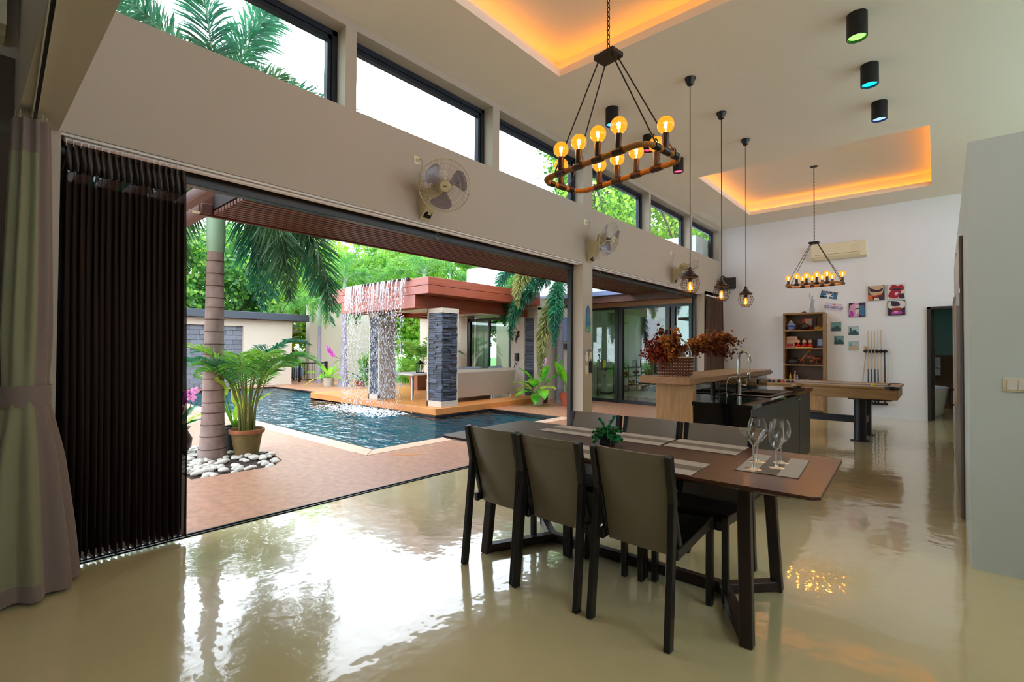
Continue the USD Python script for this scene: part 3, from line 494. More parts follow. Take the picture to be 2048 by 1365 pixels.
t = thing('covered_barbecue', 'black covered barbecue behind the iron railing', 'barbecue', (-19.3, 8.5, 0)); part(t, 'cover', cat([bx(-.3, .3, -.3, .3, .02, .8, .12), sph((0, 0, .8), .3, 2, (1, 1, .55))]), 'black_pot', True); part(t, 'wheel', xf(solidlathe([(.13, -.03), (.13, .03)], 16), ry=PI / 2, loc=(.33, -.2, .13)), 'console_black')
t = thing('grey_cart', 'small grey-white cart beside the covered barbecue', 'cart', (-19.6, 9.15, 0)); part(t, 'body', bx(-.15, .15, -.2, .2, .1, .55, .05), 'blue_white'); part(t, 'foot', cat([rod((-.1, -.1, 0), (-.1, -.1, .1), .03), rod((.1, .1, 0), (.1, .1, .1), .03)]), 'console_black')
h = thing('neighbour_house', 'white neighbouring house with an orange tiled roof', 'house', (-4.6, 22, 0)); part(h, 'wall', bx(-4, 5, 0, 5, 0, 6.6), 'white_wall')
part(h, 'gable', (np.array([[-4.0, 0, 6.6], [5, 0, 6.6], [5, 5, 6.6], [-4, 5, 6.6], [-4, 2.5, 8.2], [5, 2.5, 8.2]]), np.array([[0, 1, 5], [0, 5, 4], [2, 3, 4], [2, 4, 5], [0, 4, 3], [1, 2, 5]])), 'white_wall')
for k in range(9): part(h, 'roof_tile_course', xf(bx(-4.4, 5.4, -.02, .42, 0, .06, .01), rx=math.atan2(1.6, 2.5), loc=(0, -.35 + .315 * k, 6.45 + .2 * k + .02)), 'roof_orange')

# ---- lounge furniture under the pavilion
def sofa(name, label, y0, y1, x):
    t = thing(name, label, 'sofa', (x, y0, PL)); L = y1 - y0
    v = np.array([[0, 0, .1], [0, L, .1], [.1, L + .03, .62], [.1, -.03, .62], [.06, L + .02, .72], [.06, -.02, .72], [-.12, L + .02, .72], [-.12, -.02, .72], [-.14, L, .1], [-.14, 0, .1]])
    v[[2, 3], 2] = .66
    q = [[0, 1, 2, 3], [3, 2, 4, 5], [5, 4, 6, 7], [7, 6, 8, 9]]
    f = np.vstack([tri(q), [[0, 3, 9], [3, 7, 9], [3, 5, 7], [1, 8, 2], [2, 8, 6], [2, 6, 4]]])
    part(t, 'back', (v, f), 'wicker', 25); part(t, 'seat_base', bx(-.85, -.14, 0, L, .1, .36, .02), 'wicker'); part(t, 'arm', bx(-.85, -.1, -.02, .1, .1, .55, .02), 'wicker'); part(t, 'seat_cushion', bx(-.84, -.14, .1, L - .02, .36, .48, .04), 'cushion_grey')
    for (a, b) in ((-.03, .04), (-.03, L - .04), (-.8, .04), (-.8, L - .04)): part(t, 'leg', rod((a, b, 0), (a, b, .11), .018), 'pale_cloth')
    return t
sofa('wicker_sofa', 'long pale wicker sofa with its back to the room', 7.2, 8.42, -7.93); sofa('wicker_sofa', 'short pale wicker sofa at the end nearest the house wall', 8.46, 9.14, -7.98)
for k, (y, a) in enumerate([(7.45, .2), (7.95, -.15), (8.75, .1)]):
    solo('back_cushion', xf(bx(-.07, .07, -.26, .26, -.17, .17, .05), ry=-.25, rz=a, loc=(-8.15, y, PL + .60)), 'cushion_grey', ['grey cushion at the near end of the long wicker sofa', 'grey cushion in the middle of the long wicker sofa', 'grey cushion on the short wicker sofa'][k], 'cushion', 30)
t = thing('patio_table', 'pale patio table with splayed thin legs under the pavilion', 'table', (-9.5, 7.25, PL)); part(t, 'tabletop', bx(-.5, .5, -.4, .4, .56, .6, .01), 'pale_cloth')
for sx in (-1, 1):
    for sy in (-1, 1): part(t, 'leg', rod((sx * .33, sy * .27, .56), (sx * .47, sy * .37, 0), .018), 'chrome_dull')
t = thing('candle_lantern', 'black candle lantern on the patio table', 'lantern', (-9.35, 7.35, PL + .6)); part(t, 'base', bx(-.07, .07, -.07, .07, 0, .02), 'black_metal'); part(t, 'cap', cat([bx(-.075, .075, -.075, .075, .22, .24), solidlathe([(.07, .24), (.02, .3)], 8)]), 'black_metal'); part(t, 'candle', solidlathe([(.03, .02), (.03, .12)], 10), 'ceramic')
for sx in (-1, 1):
    for sy in (-1, 1): part(t, 'post', rod((sx * .062, sy * .062, .02), (sx * .062, sy * .062, .22), .006, n=6), 'black_metal')
t = thing('egg_chair', 'dark rounded wicker chair half hidden behind the stone column', 'chair', (-10.15, 8.75, PL)); th2 = np.linspace(-.4, PI + .4, 20)
part(t, 'shell', lathe([(.16, .12), (.36, .3), (.42, .6), (.36, .9), (.2, 1.08)], 16), 'dark_pot', True); part(t, 'hoop', tube([(.0, .46 * math.cos(a), .55 + .6 * math.sin(a)) for a in th2], .025), 'iron', True); part(t, 'foot', tube([(.35 * math.cos(a), .35 * math.sin(a), .02) for a in np.linspace(0, 2 * PI, 20)[:-1]], .02, closed=True), 'iron')
t = thing('wicker_stool', 'low pale wicker stool beside the patio table', 'stool', (-9.35, 7.93, PL)); part(t, 'body', bx(-.25, .25, -.22, .22, .05, .36, .03), 'wicker'); part(t, 'cushion', bx(-.25, .25, -.22, .22, .36, .42, .02), 'pale_cloth'); part(t, 'foot', cat([rod((a, b, 0), (a, b, .06), .02) for a in (-.2, .2) for b in (-.17, .17)]), 'console_black')
t = thing('gecko_ornament', 'black metal gecko on the house wall', 'wall ornament', (-8.2, 9.6, 1.62))
part(t, 'body', tube(catmull([(-.03, -.012, -.16), (-.05, -.015, -.08), (-.005, -.02, 0), (.02, -.02, .1), (.03, -.02, .16)]), [.006] * 3 + list(np.linspace(.006, .026, 8)) + list(np.linspace(.026, .014, 14)), 8), 'black_metal', True); part(t, 'legs', cat([tube([(0.01, -.015, z), (s * .06, -.012, z + .02), (s * .08, -.012, z + .06)], .008, 6) for z in (.0, .09) for s in (-1, 1)]), 'black_metal')
t = thing('wall_light', 'black square wall light under the gecko', 'wall light', (-8.2, 9.6, 1.1)); part(t, 'housing', bx(-.055, .055, -.06, 0, -.1, .1, .006), 'black_metal'); part(t, 'lens', bx(-.04, .04, -.05, -.01, .1, .104), 'appliance')
t = thing('closed_umbrella', 'folded dark umbrella leaning on the house wall', 'umbrella', (-8.25, 9.35, PL)); part(t, 'canopy', xf(lathe([(.002, .02), (.03, .12), (.045, .45), (.02, .62), (.008, .7)], 10), rx=-.25), 'navy_metal', True); part(t, 'handle', xf(tube(catmull([(0, 0, .66), (0, 0, .8), (.03, 0, .85), (.06, 0, .8)]), .009), rx=-.25), 'black_metal', True)
t = thing('outdoor_speaker', 'grey-blue speaker box outside on the pale wall by the door frame', 'speaker', (-7.1, 10.15, 1.5)); part(t, 'cabinet', bx(-.09, .09, -.1, .06, 0, .62, .01), 'blue_metal'); part(t, 'bracket', bx(-.03, .03, .05, .1, .1, .5), 'black_metal'); part(t, 'wall_plate', bx(-.1, .02, .06, .1, -.2, -.05), 'black_metal')
# ================================================================== PLANTS
def leaflets(base, d, side_len, width, droop, rng):
    """Folded strap leaflets: bases (n,3), unit directions (n,3), lengths (n,); four triangles each."""
    n = len(base); L = side_len[:, None]
    w = np.cross(d, rng.normal(size=(n, 3))); w /= np.linalg.norm(w, axis=1, keepdims=True) + 1e-9
    W = (width * np.clip(side_len / side_len.max(), .5, 1))[:, None] * w
    mid = base + d * L * .55 + np.array([0, 0, -1.0]) * L * droop * .25; tip = base + d * L * (1 - .15 * droop) + np.array([0, 0, -1.0]) * L * droop
    v = np.stack([base - W * .35, base + W * .35, mid - W, mid + W, tip], 1).reshape(-1, 3)
    k = np.arange(n)[:, None] * 5
    return v, np.vstack([k + np.array([[0, 1, 3]]), k + np.array([[0, 3, 2]]), k + np.array([[2, 3, 4]])])
def frond(s, az, el, L, bend, n, leaf, width, seed, foxtail=True, droop=.25, petiole=.12, r=.014, twist=0.0):
    rng = np.random.default_rng(seed); m = 22; t = np.linspace(0, 1, m); e = el - bend * t ** 1.3
    dirs = np.stack([np.cos(e) * np.cos(az), np.cos(e) * np.sin(az), np.sin(e)], 1); p = np.vstack([[0, 0, 0], np.cumsum(dirs[:-1] * L / (m - 1), 0)]) + np.asarray(s)
    stem = tube(p, np.linspace(r, r * .25, m), 5)
    u = np.sort(petiole + (1 - petiole) * rng.uniform(0, 1, n)); i = np.clip((u * (m - 1)).astype(int), 0, m - 2); fr = (u * (m - 1) - i)[:, None]
    b = p[i] * (1 - fr) + p[i + 1] * fr; T = dirs[i]
    S = np.cross(T, [0, 0, 1.0]); S /= np.linalg.norm(S, axis=1, keepdims=True) + 1e-9; N = np.cross(S, T)
    if foxtail: ang = rng.uniform(0, 2 * PI, n)
    else: ang = np.where(np.arange(n) % 2 == 0, 0.0, PI) + rng.normal(0, .12, n); ang = np.where(np.cos(ang) > 0, .35, PI - .35) + rng.normal(0, .1, n)
    fwd = .55 + .5 * u + rng.normal(0, .08, n)
    d = S * np.cos(ang)[:, None] + N * np.sin(ang)[:, None] + T * fwd[:, None]; d /= np.linalg.norm(d, axis=1, keepdims=True)
    ll = leaf * (np.clip(np.sin(PI * (.12 + .82 * u)), .25, 1)) * rng.uniform(.85, 1.1, n)
    return stem, leaflets(b, d, ll, width, droop, rng)
def palm_trunk(t, x0, h, r0, r1, flare, m, rings, seed=0):
    zz = np.linspace(0, h, 40); rr = r0 + (r1 - r0) * (zz / h) + flare * np.exp(-zz / .22)
    part(t, 'trunk', lathe(np.stack([rr, zz], 1), 20), m, True)
    for k in range(rings):
        z = .12 + (h - .12) * (k + RND.uniform(-.1, .1)) / rings; r = float(np.interp(z, zz, rr))
        part(t, 'ring', lathe([(r - .004, z - .006), (r + .005, z - .004), (r + .005, z + .004), (r - .004, z + .007)], 18), 'palm_ring' if m == 'palm_trunk' else m, True)
def palm(name, label, loc, h, r0, r1, flare, shaft, fronds, leafm, trunk='palm_trunk', rings=14, n=260, leaf=.34, width=.011, foxtail=True, group=None):
    """fronds: (azimuth in degrees, elevation, length, bend)"""
    t = thing(name, label, 'palm tree', loc, group=group)
    palm_trunk(t, 0, h, r0, r1, flare, trunk, rings)
    part(t, 'crownshaft', lathe([(r1 * 1.02, h - .02), (r1 * 1.18, h + .15), (r1 * 1.05, h + shaft * .6), (r1 * .6, h + shaft), (.02, h + shaft + .25)], 16), 'crownshaft', True)
    for k, (az, el, L, bd) in enumerate(fronds):
        s, lv = frond((0, 0, h + shaft * .9), math.radians(az), el, L, bd, n, leaf, width, k + int(abs(loc[0]) * 10), foxtail)
        f = part(t, 'frond', lv, leafm if isinstance(leafm, str) else leafm[k % len(leafm)]); part(f, 'rachis', s, 'crownshaft', True)
    return t
AZ = lambda n, o=0: [o + 360 * k / n for k in range(n)]
# the ringed palm in the pebble bed: its crown is above the eave and hangs into the picture
palm('foxtail_palm', 'tall ringed foxtail palm rising from the white pebble bed', (-6.57, 2.05, -.03), 2.5, .125, .088, .035, 1.65,
     [(38, -.62, 2.7, .9), (52, -.72, 2.75, .8), (24, -.75, 2.4, .8), (225, -.6, 2.75, .95), (229, -1.1, 2.35, .4), (110, -1.1, 2.25, .35), (80, -1.0, 2.2, .4), (250, -.35, 2.5, 1.2), (205, -.8, 2.3, .75), (120, -.75, 2.3, .8), (100, -.55, 2.4, .95), (75, .9, 2.6, 2.2), (200, .3, 2.6, 2.1), (235, .5, 2.7, 2.3), (250, .1, 2.5, 1.6), (300, .95, 2.2, 1.5), (120, 1.15, 2.2, 1.1), (40, 1.35, 2.2, .7), (160, .7, 2.4, 1.9), (330, 1.3, 2.0, 1.0), (270, 1.2, 2.0, 1.2), (90, 1.45, 2.3, .6)],
     ['frond_dark', 'frond_teal'], n=400, leaf=.44, width=.015, rings=17)
palm('foxtail_palm', 'grey-trunked foxtail palm left of the waterfall', (-15.3, 8.75, -.01), 2.9, .12, .075, .11, .75,
     [(a, e, 2.1, b) for a, e, b in zip(AZ(9, 10), (.6, .9, .4, .7, 1.1, .5, .8, .3, .9), (2.2, 2.3, 2.0, 2.3, 2.2, 2.1, 2.3, 1.9, 2.2))] + [(45, 1.4, 1.7, .7)], ['frond', 'frond_far'], 'palm_trunk_far', 18, 240, .34, .016)
palm('foxtail_palm', 'foxtail palm behind the pavilion, its white crown base above the roof', (-13.06, 10.4, -.01), 3.0, .11, .08, .08, .9,
     [(a, e, 2.2, 1.9) for a, e in zip(AZ(9, 30), (.9, .5, 1.1, .6, .9, .4, 1.0, .7, .8))] + [(200, 1.4, 1.7, .5)], ['frond_far', 'frond'], 'palm_trunk_far', 16, 240, .36, .017)
palm('foxtail_palm', 'short foxtail palm with hanging fronds right of the pavilion', (-6.95, 9.75, -.01), 2.1, .085, .07, .03, 1.1,
     [(204, .45, 2.2, 2.6), (225, .1, 2.15, 2.0), (285, -.75, 2.75, .8), (250, -.2, 2.3, 1.6), (195, .9, 2.3, 2.9), (320, .3, 2.0, 2.2), (30, .9, 1.8, 2.0), (120, 1.0, 1.8, 1.9), (235, .7, 2.3, 2.7), (265, .5, 2.2, 2.5), (300, -.4, 2.3, 1.2)],
     ['frond', 'frond_teal', 'frond_blond', 'frond_teal', 'frond_teal', 'frond_teal', 'frond'], 'palm_trunk_far', 9, 720, .31, .016)
palm('foxtail_palm', 'foxtail palm whose fronds hang in front of the cream rear wall', (-17.4, 8.95, -.05), 2.2, .08, .06, .03, .9,
     [(a, e, 1.7, 2.6) for a, e in zip(AZ(8, 5), (.6, .4, .8, .3, .6, .5, .7, .4))], ['frond', 'frond_far'], 'palm_trunk_far', 8, 230, .3, .018)
palm('foxtail_palm', 'foxtail palm hanging behind the falling water', (-14.9, 10.35, -.05), 2.1, .08, .06, .03, .9,
     [(a, e, 1.9, 2.6) for a, e in zip(AZ(8, 25), (.5, .6, .8, .4, .6, .5, .7, .6))], ['frond', 'frond_dark'], 'palm_trunk_far', 8, 260, .3, .016)
for k, (x, y, h, lb) in enumerate([(-19.5, 12.3, 4.2, 'tall slim palm against the lime trees, left of the pavilion roof'), (-17.5, 15.5, 4.6, 'tall slim palm above the middle of the pavilion roof'), (-13.2, 15.6, 4.4, 'tall slim palm above the right end of the pavilion roof'), (-21.5, 10.6, 2.6, 'low feathery palm above the dark garage roof'), (-9.3, 14.6, 2.6, 'small palm tip showing above the white upper wall')]):
    palm('garden_palm', lb, (x, y, -.15), h if k < 4 else 4.0, .1, .07, .05, .8, [(a, e, 2.1, 1.9) for a, e in zip(AZ(9, 17 * k), (.9, .5, 1.1, .6, .9, .4, 1.0, .7, .8))] + [(10, 1.4, 1.6, .6)], ['frond_bright', 'frond_far'], 'palm_trunk_far', 6, 200, .42, .03)

# broad-leaved trees: trunk, limbs, crown of single leaves
def crown(rng, clumps, n, size, spread):
    c = clumps[rng.integers(0, len(clumps), n)]; p = c[:, :3] + rng.normal(size=(n, 3)) * c[:, 3:4] * spread
    a = rng.normal(size=(n, 3)); a[:, 2] -= .4; a /= np.linalg.norm(a, axis=1, keepdims=True); b = np.cross(a, rng.normal(size=(n, 3))); b /= np.linalg.norm(b, axis=1, keepdims=True)
    s = (size * rng.uniform(.6, 1.3, n))[:, None]
    v = np.stack([p, p + a * s * .5 + b * s * .32, p + a * s, p + a * s * .5 - b * s * .32], 1).reshape(-1, 3); k = np.arange(n)[:, None] * 4
    return v, np.vstack([k + np.array([[0, 1, 2]]), k + np.array([[0, 2, 3]])])
def tree(label, x, y, h, r, ms, n, size, seed, low=.25, name='garden_tree', group=None):
    rng = np.random.default_rng(seed); t = thing(name, label, 'tree', (x, y, -.2), group=group)
    part(t, 'trunk', tube(catmull([(0, 0, 0), (.05 * r, .03 * r, h * .3), (-.03 * r, .05 * r, h * .62), (0, 0, h * .85)]), np.linspace(.05 * r + .03, .025, 19), 8), 'bark', True)
    cl = []
    for k in range(26):
        a = rng.uniform(0, 2 * PI); zz = low * h + (h * (1 - low)) * rng.uniform(0, 1); w = r * math.sqrt(max(.05, 1 - ((zz - h * (low + .45 * (1 - low))) / (h * .62)) ** 2)); q = rng.uniform(.25, 1) * w
        cl.append((q * math.cos(a), q * math.sin(a), zz, r * rng.uniform(.2, .34)))
    cl = np.array(cl); part(t, 'limb', cat([tube([(0, 0, c[2] * .55), (c[0] * .5, c[1] * .5, c[2] * .8), tuple(c[:3])], [.03 * r * .6, .02 * r, .008], 5) for c in cl[:10]]), 'bark')
    for j, m in enumerate(ms): part(t, 'foliage', crown(rng, cl, n // len(ms), size, .55), m, kind='stuff')
TL = [('dark green tree at the far left above the garage roof', -23.5, 4.6, 6.4, 2.3, ('leaf_dark', 'leaf_mid'), 15000, .22), ('dark bushy tree behind the middle of the garage roof', -25.5, 8.2, 6.3, 2.6, ('leaf_dark', 'leaf_dark', 'leaf_mid'), 17000, .22),
      ('lime tree between the garage roof and the pavilion', -23.0, 12.6, 7.4, 2.6, ('leaf_mid', 'leaf_lime'), 15000, .22), ('bright lime tree behind the left end of the pavilion roof', -20.5, 15.4, 7.8, 2.8, ('leaf_lime', 'leaf_mid', 'leaf_lime'), 17000, .22),
      ('airy lime tree above the waterfall', -18.6, 18.6, 8.2, 2.8, ('leaf_lime', 'leaf_mid'), 15000, .23), ('mid-green tree behind the right end of the pavilion roof', -16.0, 20.2, 8.0, 2.8, ('leaf_mid', 'leaf_dark'), 15000, .23),
      ('dark tree just left of the white upper wall', -14.0, 18.8, 7.2, 2.3, ('leaf_dark', 'leaf_mid'), 12000, .22), ('tall tree filling the fourth clerestory window', -10.6, 18.3, 11.5, 3.0, ('leaf_mid', 'leaf_dark', 'leaf_lime'), 20000, .18),
      ('tall tree in the fifth clerestory window', -7.7, 19.4, 11.0, 2.6, ('leaf_lime', 'leaf_mid'), 14000, .23), ('tree peeping into the third clerestory window', -13.6, 22.5, 10.6, 2.4, ('leaf_mid', 'leaf_mid'), 11000, .2),
      ('dark tree at the far left behind the curtain edge', -27, 1.5, 7.2, 2.6, ('leaf_dark', 'leaf_mid'), 14000, .23), ('deep green tree far behind the garage', -30, 12.0, 8.0, 3.2, ('leaf_dark', 'leaf_mid'), 15000, .22), ('far lime tree high behind the pavilion', -25.5, 19.0, 9.0, 3.2, ('leaf_lime', 'leaf_mid'), 14000, .22),
      ('green tree outside the far room window, left', -8.6, 23.2, 6.2, 1.6, ('leaf_lime', 'leaf_mid'), 9000, .16), ('green tree outside the far room window, farther left', -11.4, 23.5, 6.5, 1.8, ('leaf_mid', 'leaf_lime'), 9000, .16)]
for k, a in enumerate(TL): tree(*a, seed=40 + k)
def hedge(label, x0, x1, y0, y1, z0, z1, n, m, seed, size=.09):
    rng = np.random.default_rng(seed); t = thing('hedge', label, 'hedge', (0, 0, 0))
    p = np.stack([rng.uniform(x0, x1, 300), rng.uniform(y0, y1, 300), rng.uniform(z0 + .05, z1 - .05, 300), np.full(300, .12)], 1)
    part(t, 'foliage', crown(rng, p, n, size, .6), m, kind='stuff'); part(t, 'stems', cat([rod((rng.uniform(x0, x1), rng.uniform(y0, y1), z0 - .15), (rng.uniform(x0, x1), rng.uniform(y0, y1), (z0 + z1) / 2), .012, n=5) for _ in range(24)]), 'bark')
hedge('trimmed hedge seen over the iron railing', -22.6, -21.6, 8.3, 13.5, 0, .75, 7000, 'leaf_lime', 1); hedge('dense hedge behind the falling water', -15.8, -13.9, 11.2, 12.0, 0, .9, 7000, 'leaf_mid', 2); hedge('green bank outside the far room window', -10.5, -3.5, 19.3, 20.3, -.1, 2.4, 20000, 'leaf_lime', 3, .15)
t = thing('yellow_palm_tree', 'yellow-leaved tree in the gap beside the garage', 'tree', (-24.4, 11.0, -.2)); part(t, 'trunk', tube(catmull([(.5, .6, 0), (.25, .3, .9), (0, 0, 1.7)]), .07, 8), 'bark', True)
part(t, 'foliage', crown(np.random.default_rng(5), np.array([(0, -.15, 1.9, .35), (-.1, -.35, 1.55, .3), (.1, .1, 2.1, .3), (0, -.4, 1.25, .22)]), 1600, .22, .6), 'leaf_yellow', kind='stuff')

# potted areca palms
def areca(t, z0, nst, h, spread, L, seed, ms, n=64, leaf=.34, width=.012, stem_m='frond_bright', az0=0.0):
    rng = np.random.default_rng(seed); st = []
    for k in range(nst):
        az = az0 + 2 * PI * k / nst + rng.normal(0, .25); hh = h * rng.uniform(.55, 1.0); b = np.array([.09 * math.cos(az) * rng.uniform(.3, 1), .09 * math.sin(az) * rng.uniform(.3, 1), z0]); lean = spread * rng.uniform(.3, 1)
        top = b + np.array([lean * math.cos(az), lean * math.sin(az), hh]); st.append(tube(catmull([b, b * .5 + top * .5 + [-.25 * lean * math.cos(az), -.25 * lean * math.sin(az), .03], top]), np.linspace(.014, .008, 13), 6))
        s, lv = frond(top, az, rng.uniform(.8, 1.45), L * rng.uniform(.75, 1.1), rng.uniform(1.3, 2.0), n, leaf, width, seed * 31 + k, False, .3, .05, .008)
        f = part(t, 'frond', lv, ms[k % len(ms)]); part(f, 'rachis', s, stem_m, True)
    part(t, 'stems', cat(st), stem_m, True)
def pot(t, prof, m, soil_r, soil_z, rim=None):
    part(t, 'pot', lathe(prof, 28), m, 35); part(t, 'potting_soil', solidlathe([(soil_r, soil_z - .01), (soil_r, soil_z)], 18), 'soil')
TERRA = [(.001, 0), (.125, 0), (.132, .01), (.172, .26), (.172, .265), (.192, .27), (.2, .285), (.2, .315), (.19, .325), (.178, .32), (.165, .27), (.16, .26)]
t = thing('potted_areca_palm', 'areca palm in a mossy terracotta pot beside the ringed palm trunk', 'potted plant', (-6.42, 2.38, -.02)); pot(t, TERRA[:6], 'terracotta_moss', .165, .27); part(t, 'pot_rim', lathe(TERRA[5:], 28), 'terracotta', 35)
areca(t, .27, 17, .72, .15, .74, 12, ('frond_bright', 'frond', 'frond_teal', 'frond'), 104, .34, .011, 'frond_blond')
t = thing('potted_lime_plant', 'lime-leaved plant in a black pot behind the terracotta pot', 'potted plant', (-6.78, 2.36, -.02)); pot(t, [(.001, 0), (.11, 0), (.13, .3), (.14, .3), (.14, .32), (.12, .32), (.115, .28)], 'black_pot', .12, .28)
def broadleaf(t, z0, specs, m, seed, stem_m='frond_bright'):
    """specs: (azimuth deg, elevation, stem length, leaf length, leaf width, droop): each leaf a mesh of its own with a raised midrib."""
    for k, (az, el, sl, L, W, dr) in enumerate(specs):
        a = math.radians(az); d = np.array([math.cos(a) * math.cos(el), math.sin(a) * math.cos(el), math.sin(el)]); b = np.array([0, 0, z0]); top = b + d * sl
        S = np.array([-math.sin(a), math.cos(a), 0]); m_ = 9; vs = []
        for i in range(m_):
            u = i / (m_ - 1); e = el - dr * (.25 + u); q = np.array([math.cos(a) * math.cos(e), math.sin(a) * math.cos(e), math.sin(e)]) if i else d
            c = top if i == 0 else c + q * L / (m_ - 1); N = np.cross(q, S); w = W * math.sin(PI * min(1, .06 + .94 * u ** .8)) ** .8 if 0 < i < m_ - 1 else .003
            for s_ in (-1, -.5, 0, .5, 1): vs.append(c + S * s_ * w - N * (abs(s_) * w * -.25) * 1 + N * .012 * math.sin(i * 2.4 + s_ * 3))
        f = tri([[i * 5 + j, i * 5 + j + 1, (i + 1) * 5 + j + 1, (i + 1) * 5 + j] for i in range(m_ - 1) for j in range(4)])
        lf = part(t, 'leaf', (np.array(vs), f), m if isinstance(m, str) else m[k % len(m)], True); part(lf, 'stalk', tube([b, (b + top) / 2 + [0, 0, .01], top], [.011, .009, .006], 6), stem_m, True)
broadleaf(t, .28, [(a, 1.25 - .1 * (k % 3), .12 + .05 * k, .42, .05, .5) for k, a in enumerate(AZ(9))], ('leaf_lime', 'leaf_plant'), 4)
# orchid in a dark jar at the curtain edge
t = thing('potted_orchid', 'pink orchid in a dark round jar by the curtain edge', 'potted plant', (-6.98, 1.8, -.02)); pot(t, [(.001, 0), (.07, 0), (.14, .1), (.15, .2), (.1, .3), (.13, .34), (.12, .35), (.095, .31), (.1, .28)], 'dark_pot', .09, .29)
broadleaf(t, .3, [(20, .7, .05, .5, .035, .5), (60, .9, .1, .4, .05, .6), (200, .8, .1, .35, .05, .6), (300, 1.0, .12, .3, .05, .6), (120, 1.1, .1, .35, .05, .5)], ('leaf_deep', 'leaf_lime'), 5)
part(t, 'flower_stem', cat([tube(catmull([(0, 0, .3), (.02, .05, .6), (.06, .1, .78)]), .006, 6), tube(catmull([(0, .02, .3), (.03, .12, .6), (.02, .14, .82)]), .006, 6)]), 'twig', True)
def petals(c, r, seed):
    rng = np.random.default_rng(seed); g = []
    for k in range(5): g.append(xf(sph((r * .6, 0, 0), r * .55, 1, (1, .75, .22)), ry=rng.uniform(-.4, .4), rz=k * 2 * PI / 5 + rng.uniform(0, .3)))
    return xf(cat(g), ry=PI / 2 * rng.uniform(.5, 1), rz=rng.uniform(-1, 1), loc=c)
for k, c in enumerate([(.03, .08, .74), (.07, .12, .7), (0, .05, .66), (.05, .16, .78)]): part(t, 'flower', petals(c, .05, k), 'petal_pink' if k % 2 else 'petal_magenta', True)
# far areca in a basket
t = thing('potted_areca_palm', 'feathery areca palm in a brown basket under the pavilion', 'potted plant', (-11.2, 8.75, PL)); part(t, 'basket', cat([ext(sbox(-.15, -.15, .15, .15), 0, .02)] + [(np.array([[-.15, -.15, 0], [.15, -.15, 0], [.15, .15, 0], [-.15, .15, 0], [-.21, -.21, .42], [.21, -.21, .42], [.21, .21, .42], [-.21, .21, .42]]), tri([[0, 1, 5, 4], [1, 2, 6, 5], [2, 3, 7, 6], [3, 0, 4, 7]]))]), 'basket_brown'); part(t, 'potting_soil', bx(-.19, .19, -.19, .19, .35, .38), 'soil')
areca(t, .38, 15, .7, .3, 1.15, 33, ('frond_bright', 'frond_bright', 'frond'), 90, .34, .02)
# big-leaved plant at the right of the pool
t = thing('potted_broadleaf_plant', 'big-leaved green plant in a pale pot near the pool corner', 'potted plant', (-7.08, 9.05, -.01)); pot(t, [(.001, 0), (.11, 0), (.15, .2), (.155, .24), (.14, .24), (.13, .2)], 'grey_pot', .135, .2)
broadleaf(t, .2, [(250, .55, .18, .5, .13, .9), (215, .85, .25, .5, .13, .7), (285, .9, .3, .55, .14, .8), (320, .6, .25, .55, .15, 1.1), (180, .6, .25, .5, .13, .9), (20, 1.0, .35, .55, .14, .6), (100, 1.2, .35, .55, .13, .5), (350, .9, .2, .5, .14, 1.0), (235, 1.2, .35, .5, .12, .5), (300, .4, .15, .45, .13, 1.1), (150, .9, .3, .5, .13, .8)], ('leaf_plant', 'leaf_lime', 'leaf_plant'), 6, 'frond_blond')
t = thing('potted_broadleaf_plant', 'upright broad leaf plant in a terracotta pot against the door frame', 'potted plant', (-6.45, 9.35, -.01)); pot(t, [(.001, 0), (.13, 0), (.19, .26), (.2, .3), (.18, .3), (.165, .25)], 'terracotta_red', .17, .25)
broadleaf(t, .25, [(250, 1.3, .3, .6, .14, .3), (160, 1.15, .35, .6, .13, .4), (330, 1.0, .3, .55, .13, .7), (60, 1.1, .3, .5, .13, .5), (215, 1.4, .45, .55, .12, .2)], ('leaf_plant', 'leaf_mid'), 7)
t = thing('potted_orchid', 'magenta and white orchid against the short palm trunk', 'potted plant', (-7.25, 9.55, -.01)); pot(t, [(.001, 0), (.05, 0), (.07, .14), (.06, .14), (.055, .1)], 'dark_pot', .055, .1); part(t, 'flower_stem', tube(catmull([(0, 0, .1), (0, -.02, .7), (.0, -.05, 1.25)]), .008, 6), 'twig', True)
for k in range(9): part(t, 'flower', petals((RND.uniform(-.06, .06), -.06 + RND.uniform(-.05, .05), .95 + .045 * k), .05, 60 + k), 'petal_magenta' if k > 4 else 'petal_pink', True)
# plants along the far pool edge
t = thing('potted_fern', 'bird-nest fern in a grey pot left of the grey palm trunk', 'potted plant', (-15.75, 8.45, -.01)); pot(t, [(.001, 0), (.15, 0), (.18, .26), (.19, .3), (.17, .3), (.16, .25)], 'grey_pot', .165, .25)
broadleaf(t, .25, [(a, e, .12, L, .08, d) for a, e, L, d in zip(AZ(13, 8), (.5, 1.0, .7, 1.2, .5, .9, .6, 1.1, .4, .8, 1.2, .6, 1.0), (.75, .7, .8, .6, .8, .7, .75, .6, .8, .7, .6, .75, .6), (.8, .6, .9, .4, .9, .6, .8, .5, 1.0, .7, .4, .8, .5))], ('leaf_lime', 'leaf_plant'), 8)
t = thing('garden_fern', 'fern at the right foot of the grey palm trunk', 'plant', (-15.3, 9.45, -.01)); pot(t, [(.001, 0), (.16, 0), (.22, .16), (.2, .16), (.18, .12)], 'terracotta_red', .19, .12)
broadleaf(t, .12, [(a, e, .1, .6, .05, .7) for a, e in zip(AZ(11, 20), (.6, 1.0, .8, 1.2, .6, .9, .7, 1.1, .5, .8, 1.2))], ('leaf_mid', 'leaf_dark'), 9)
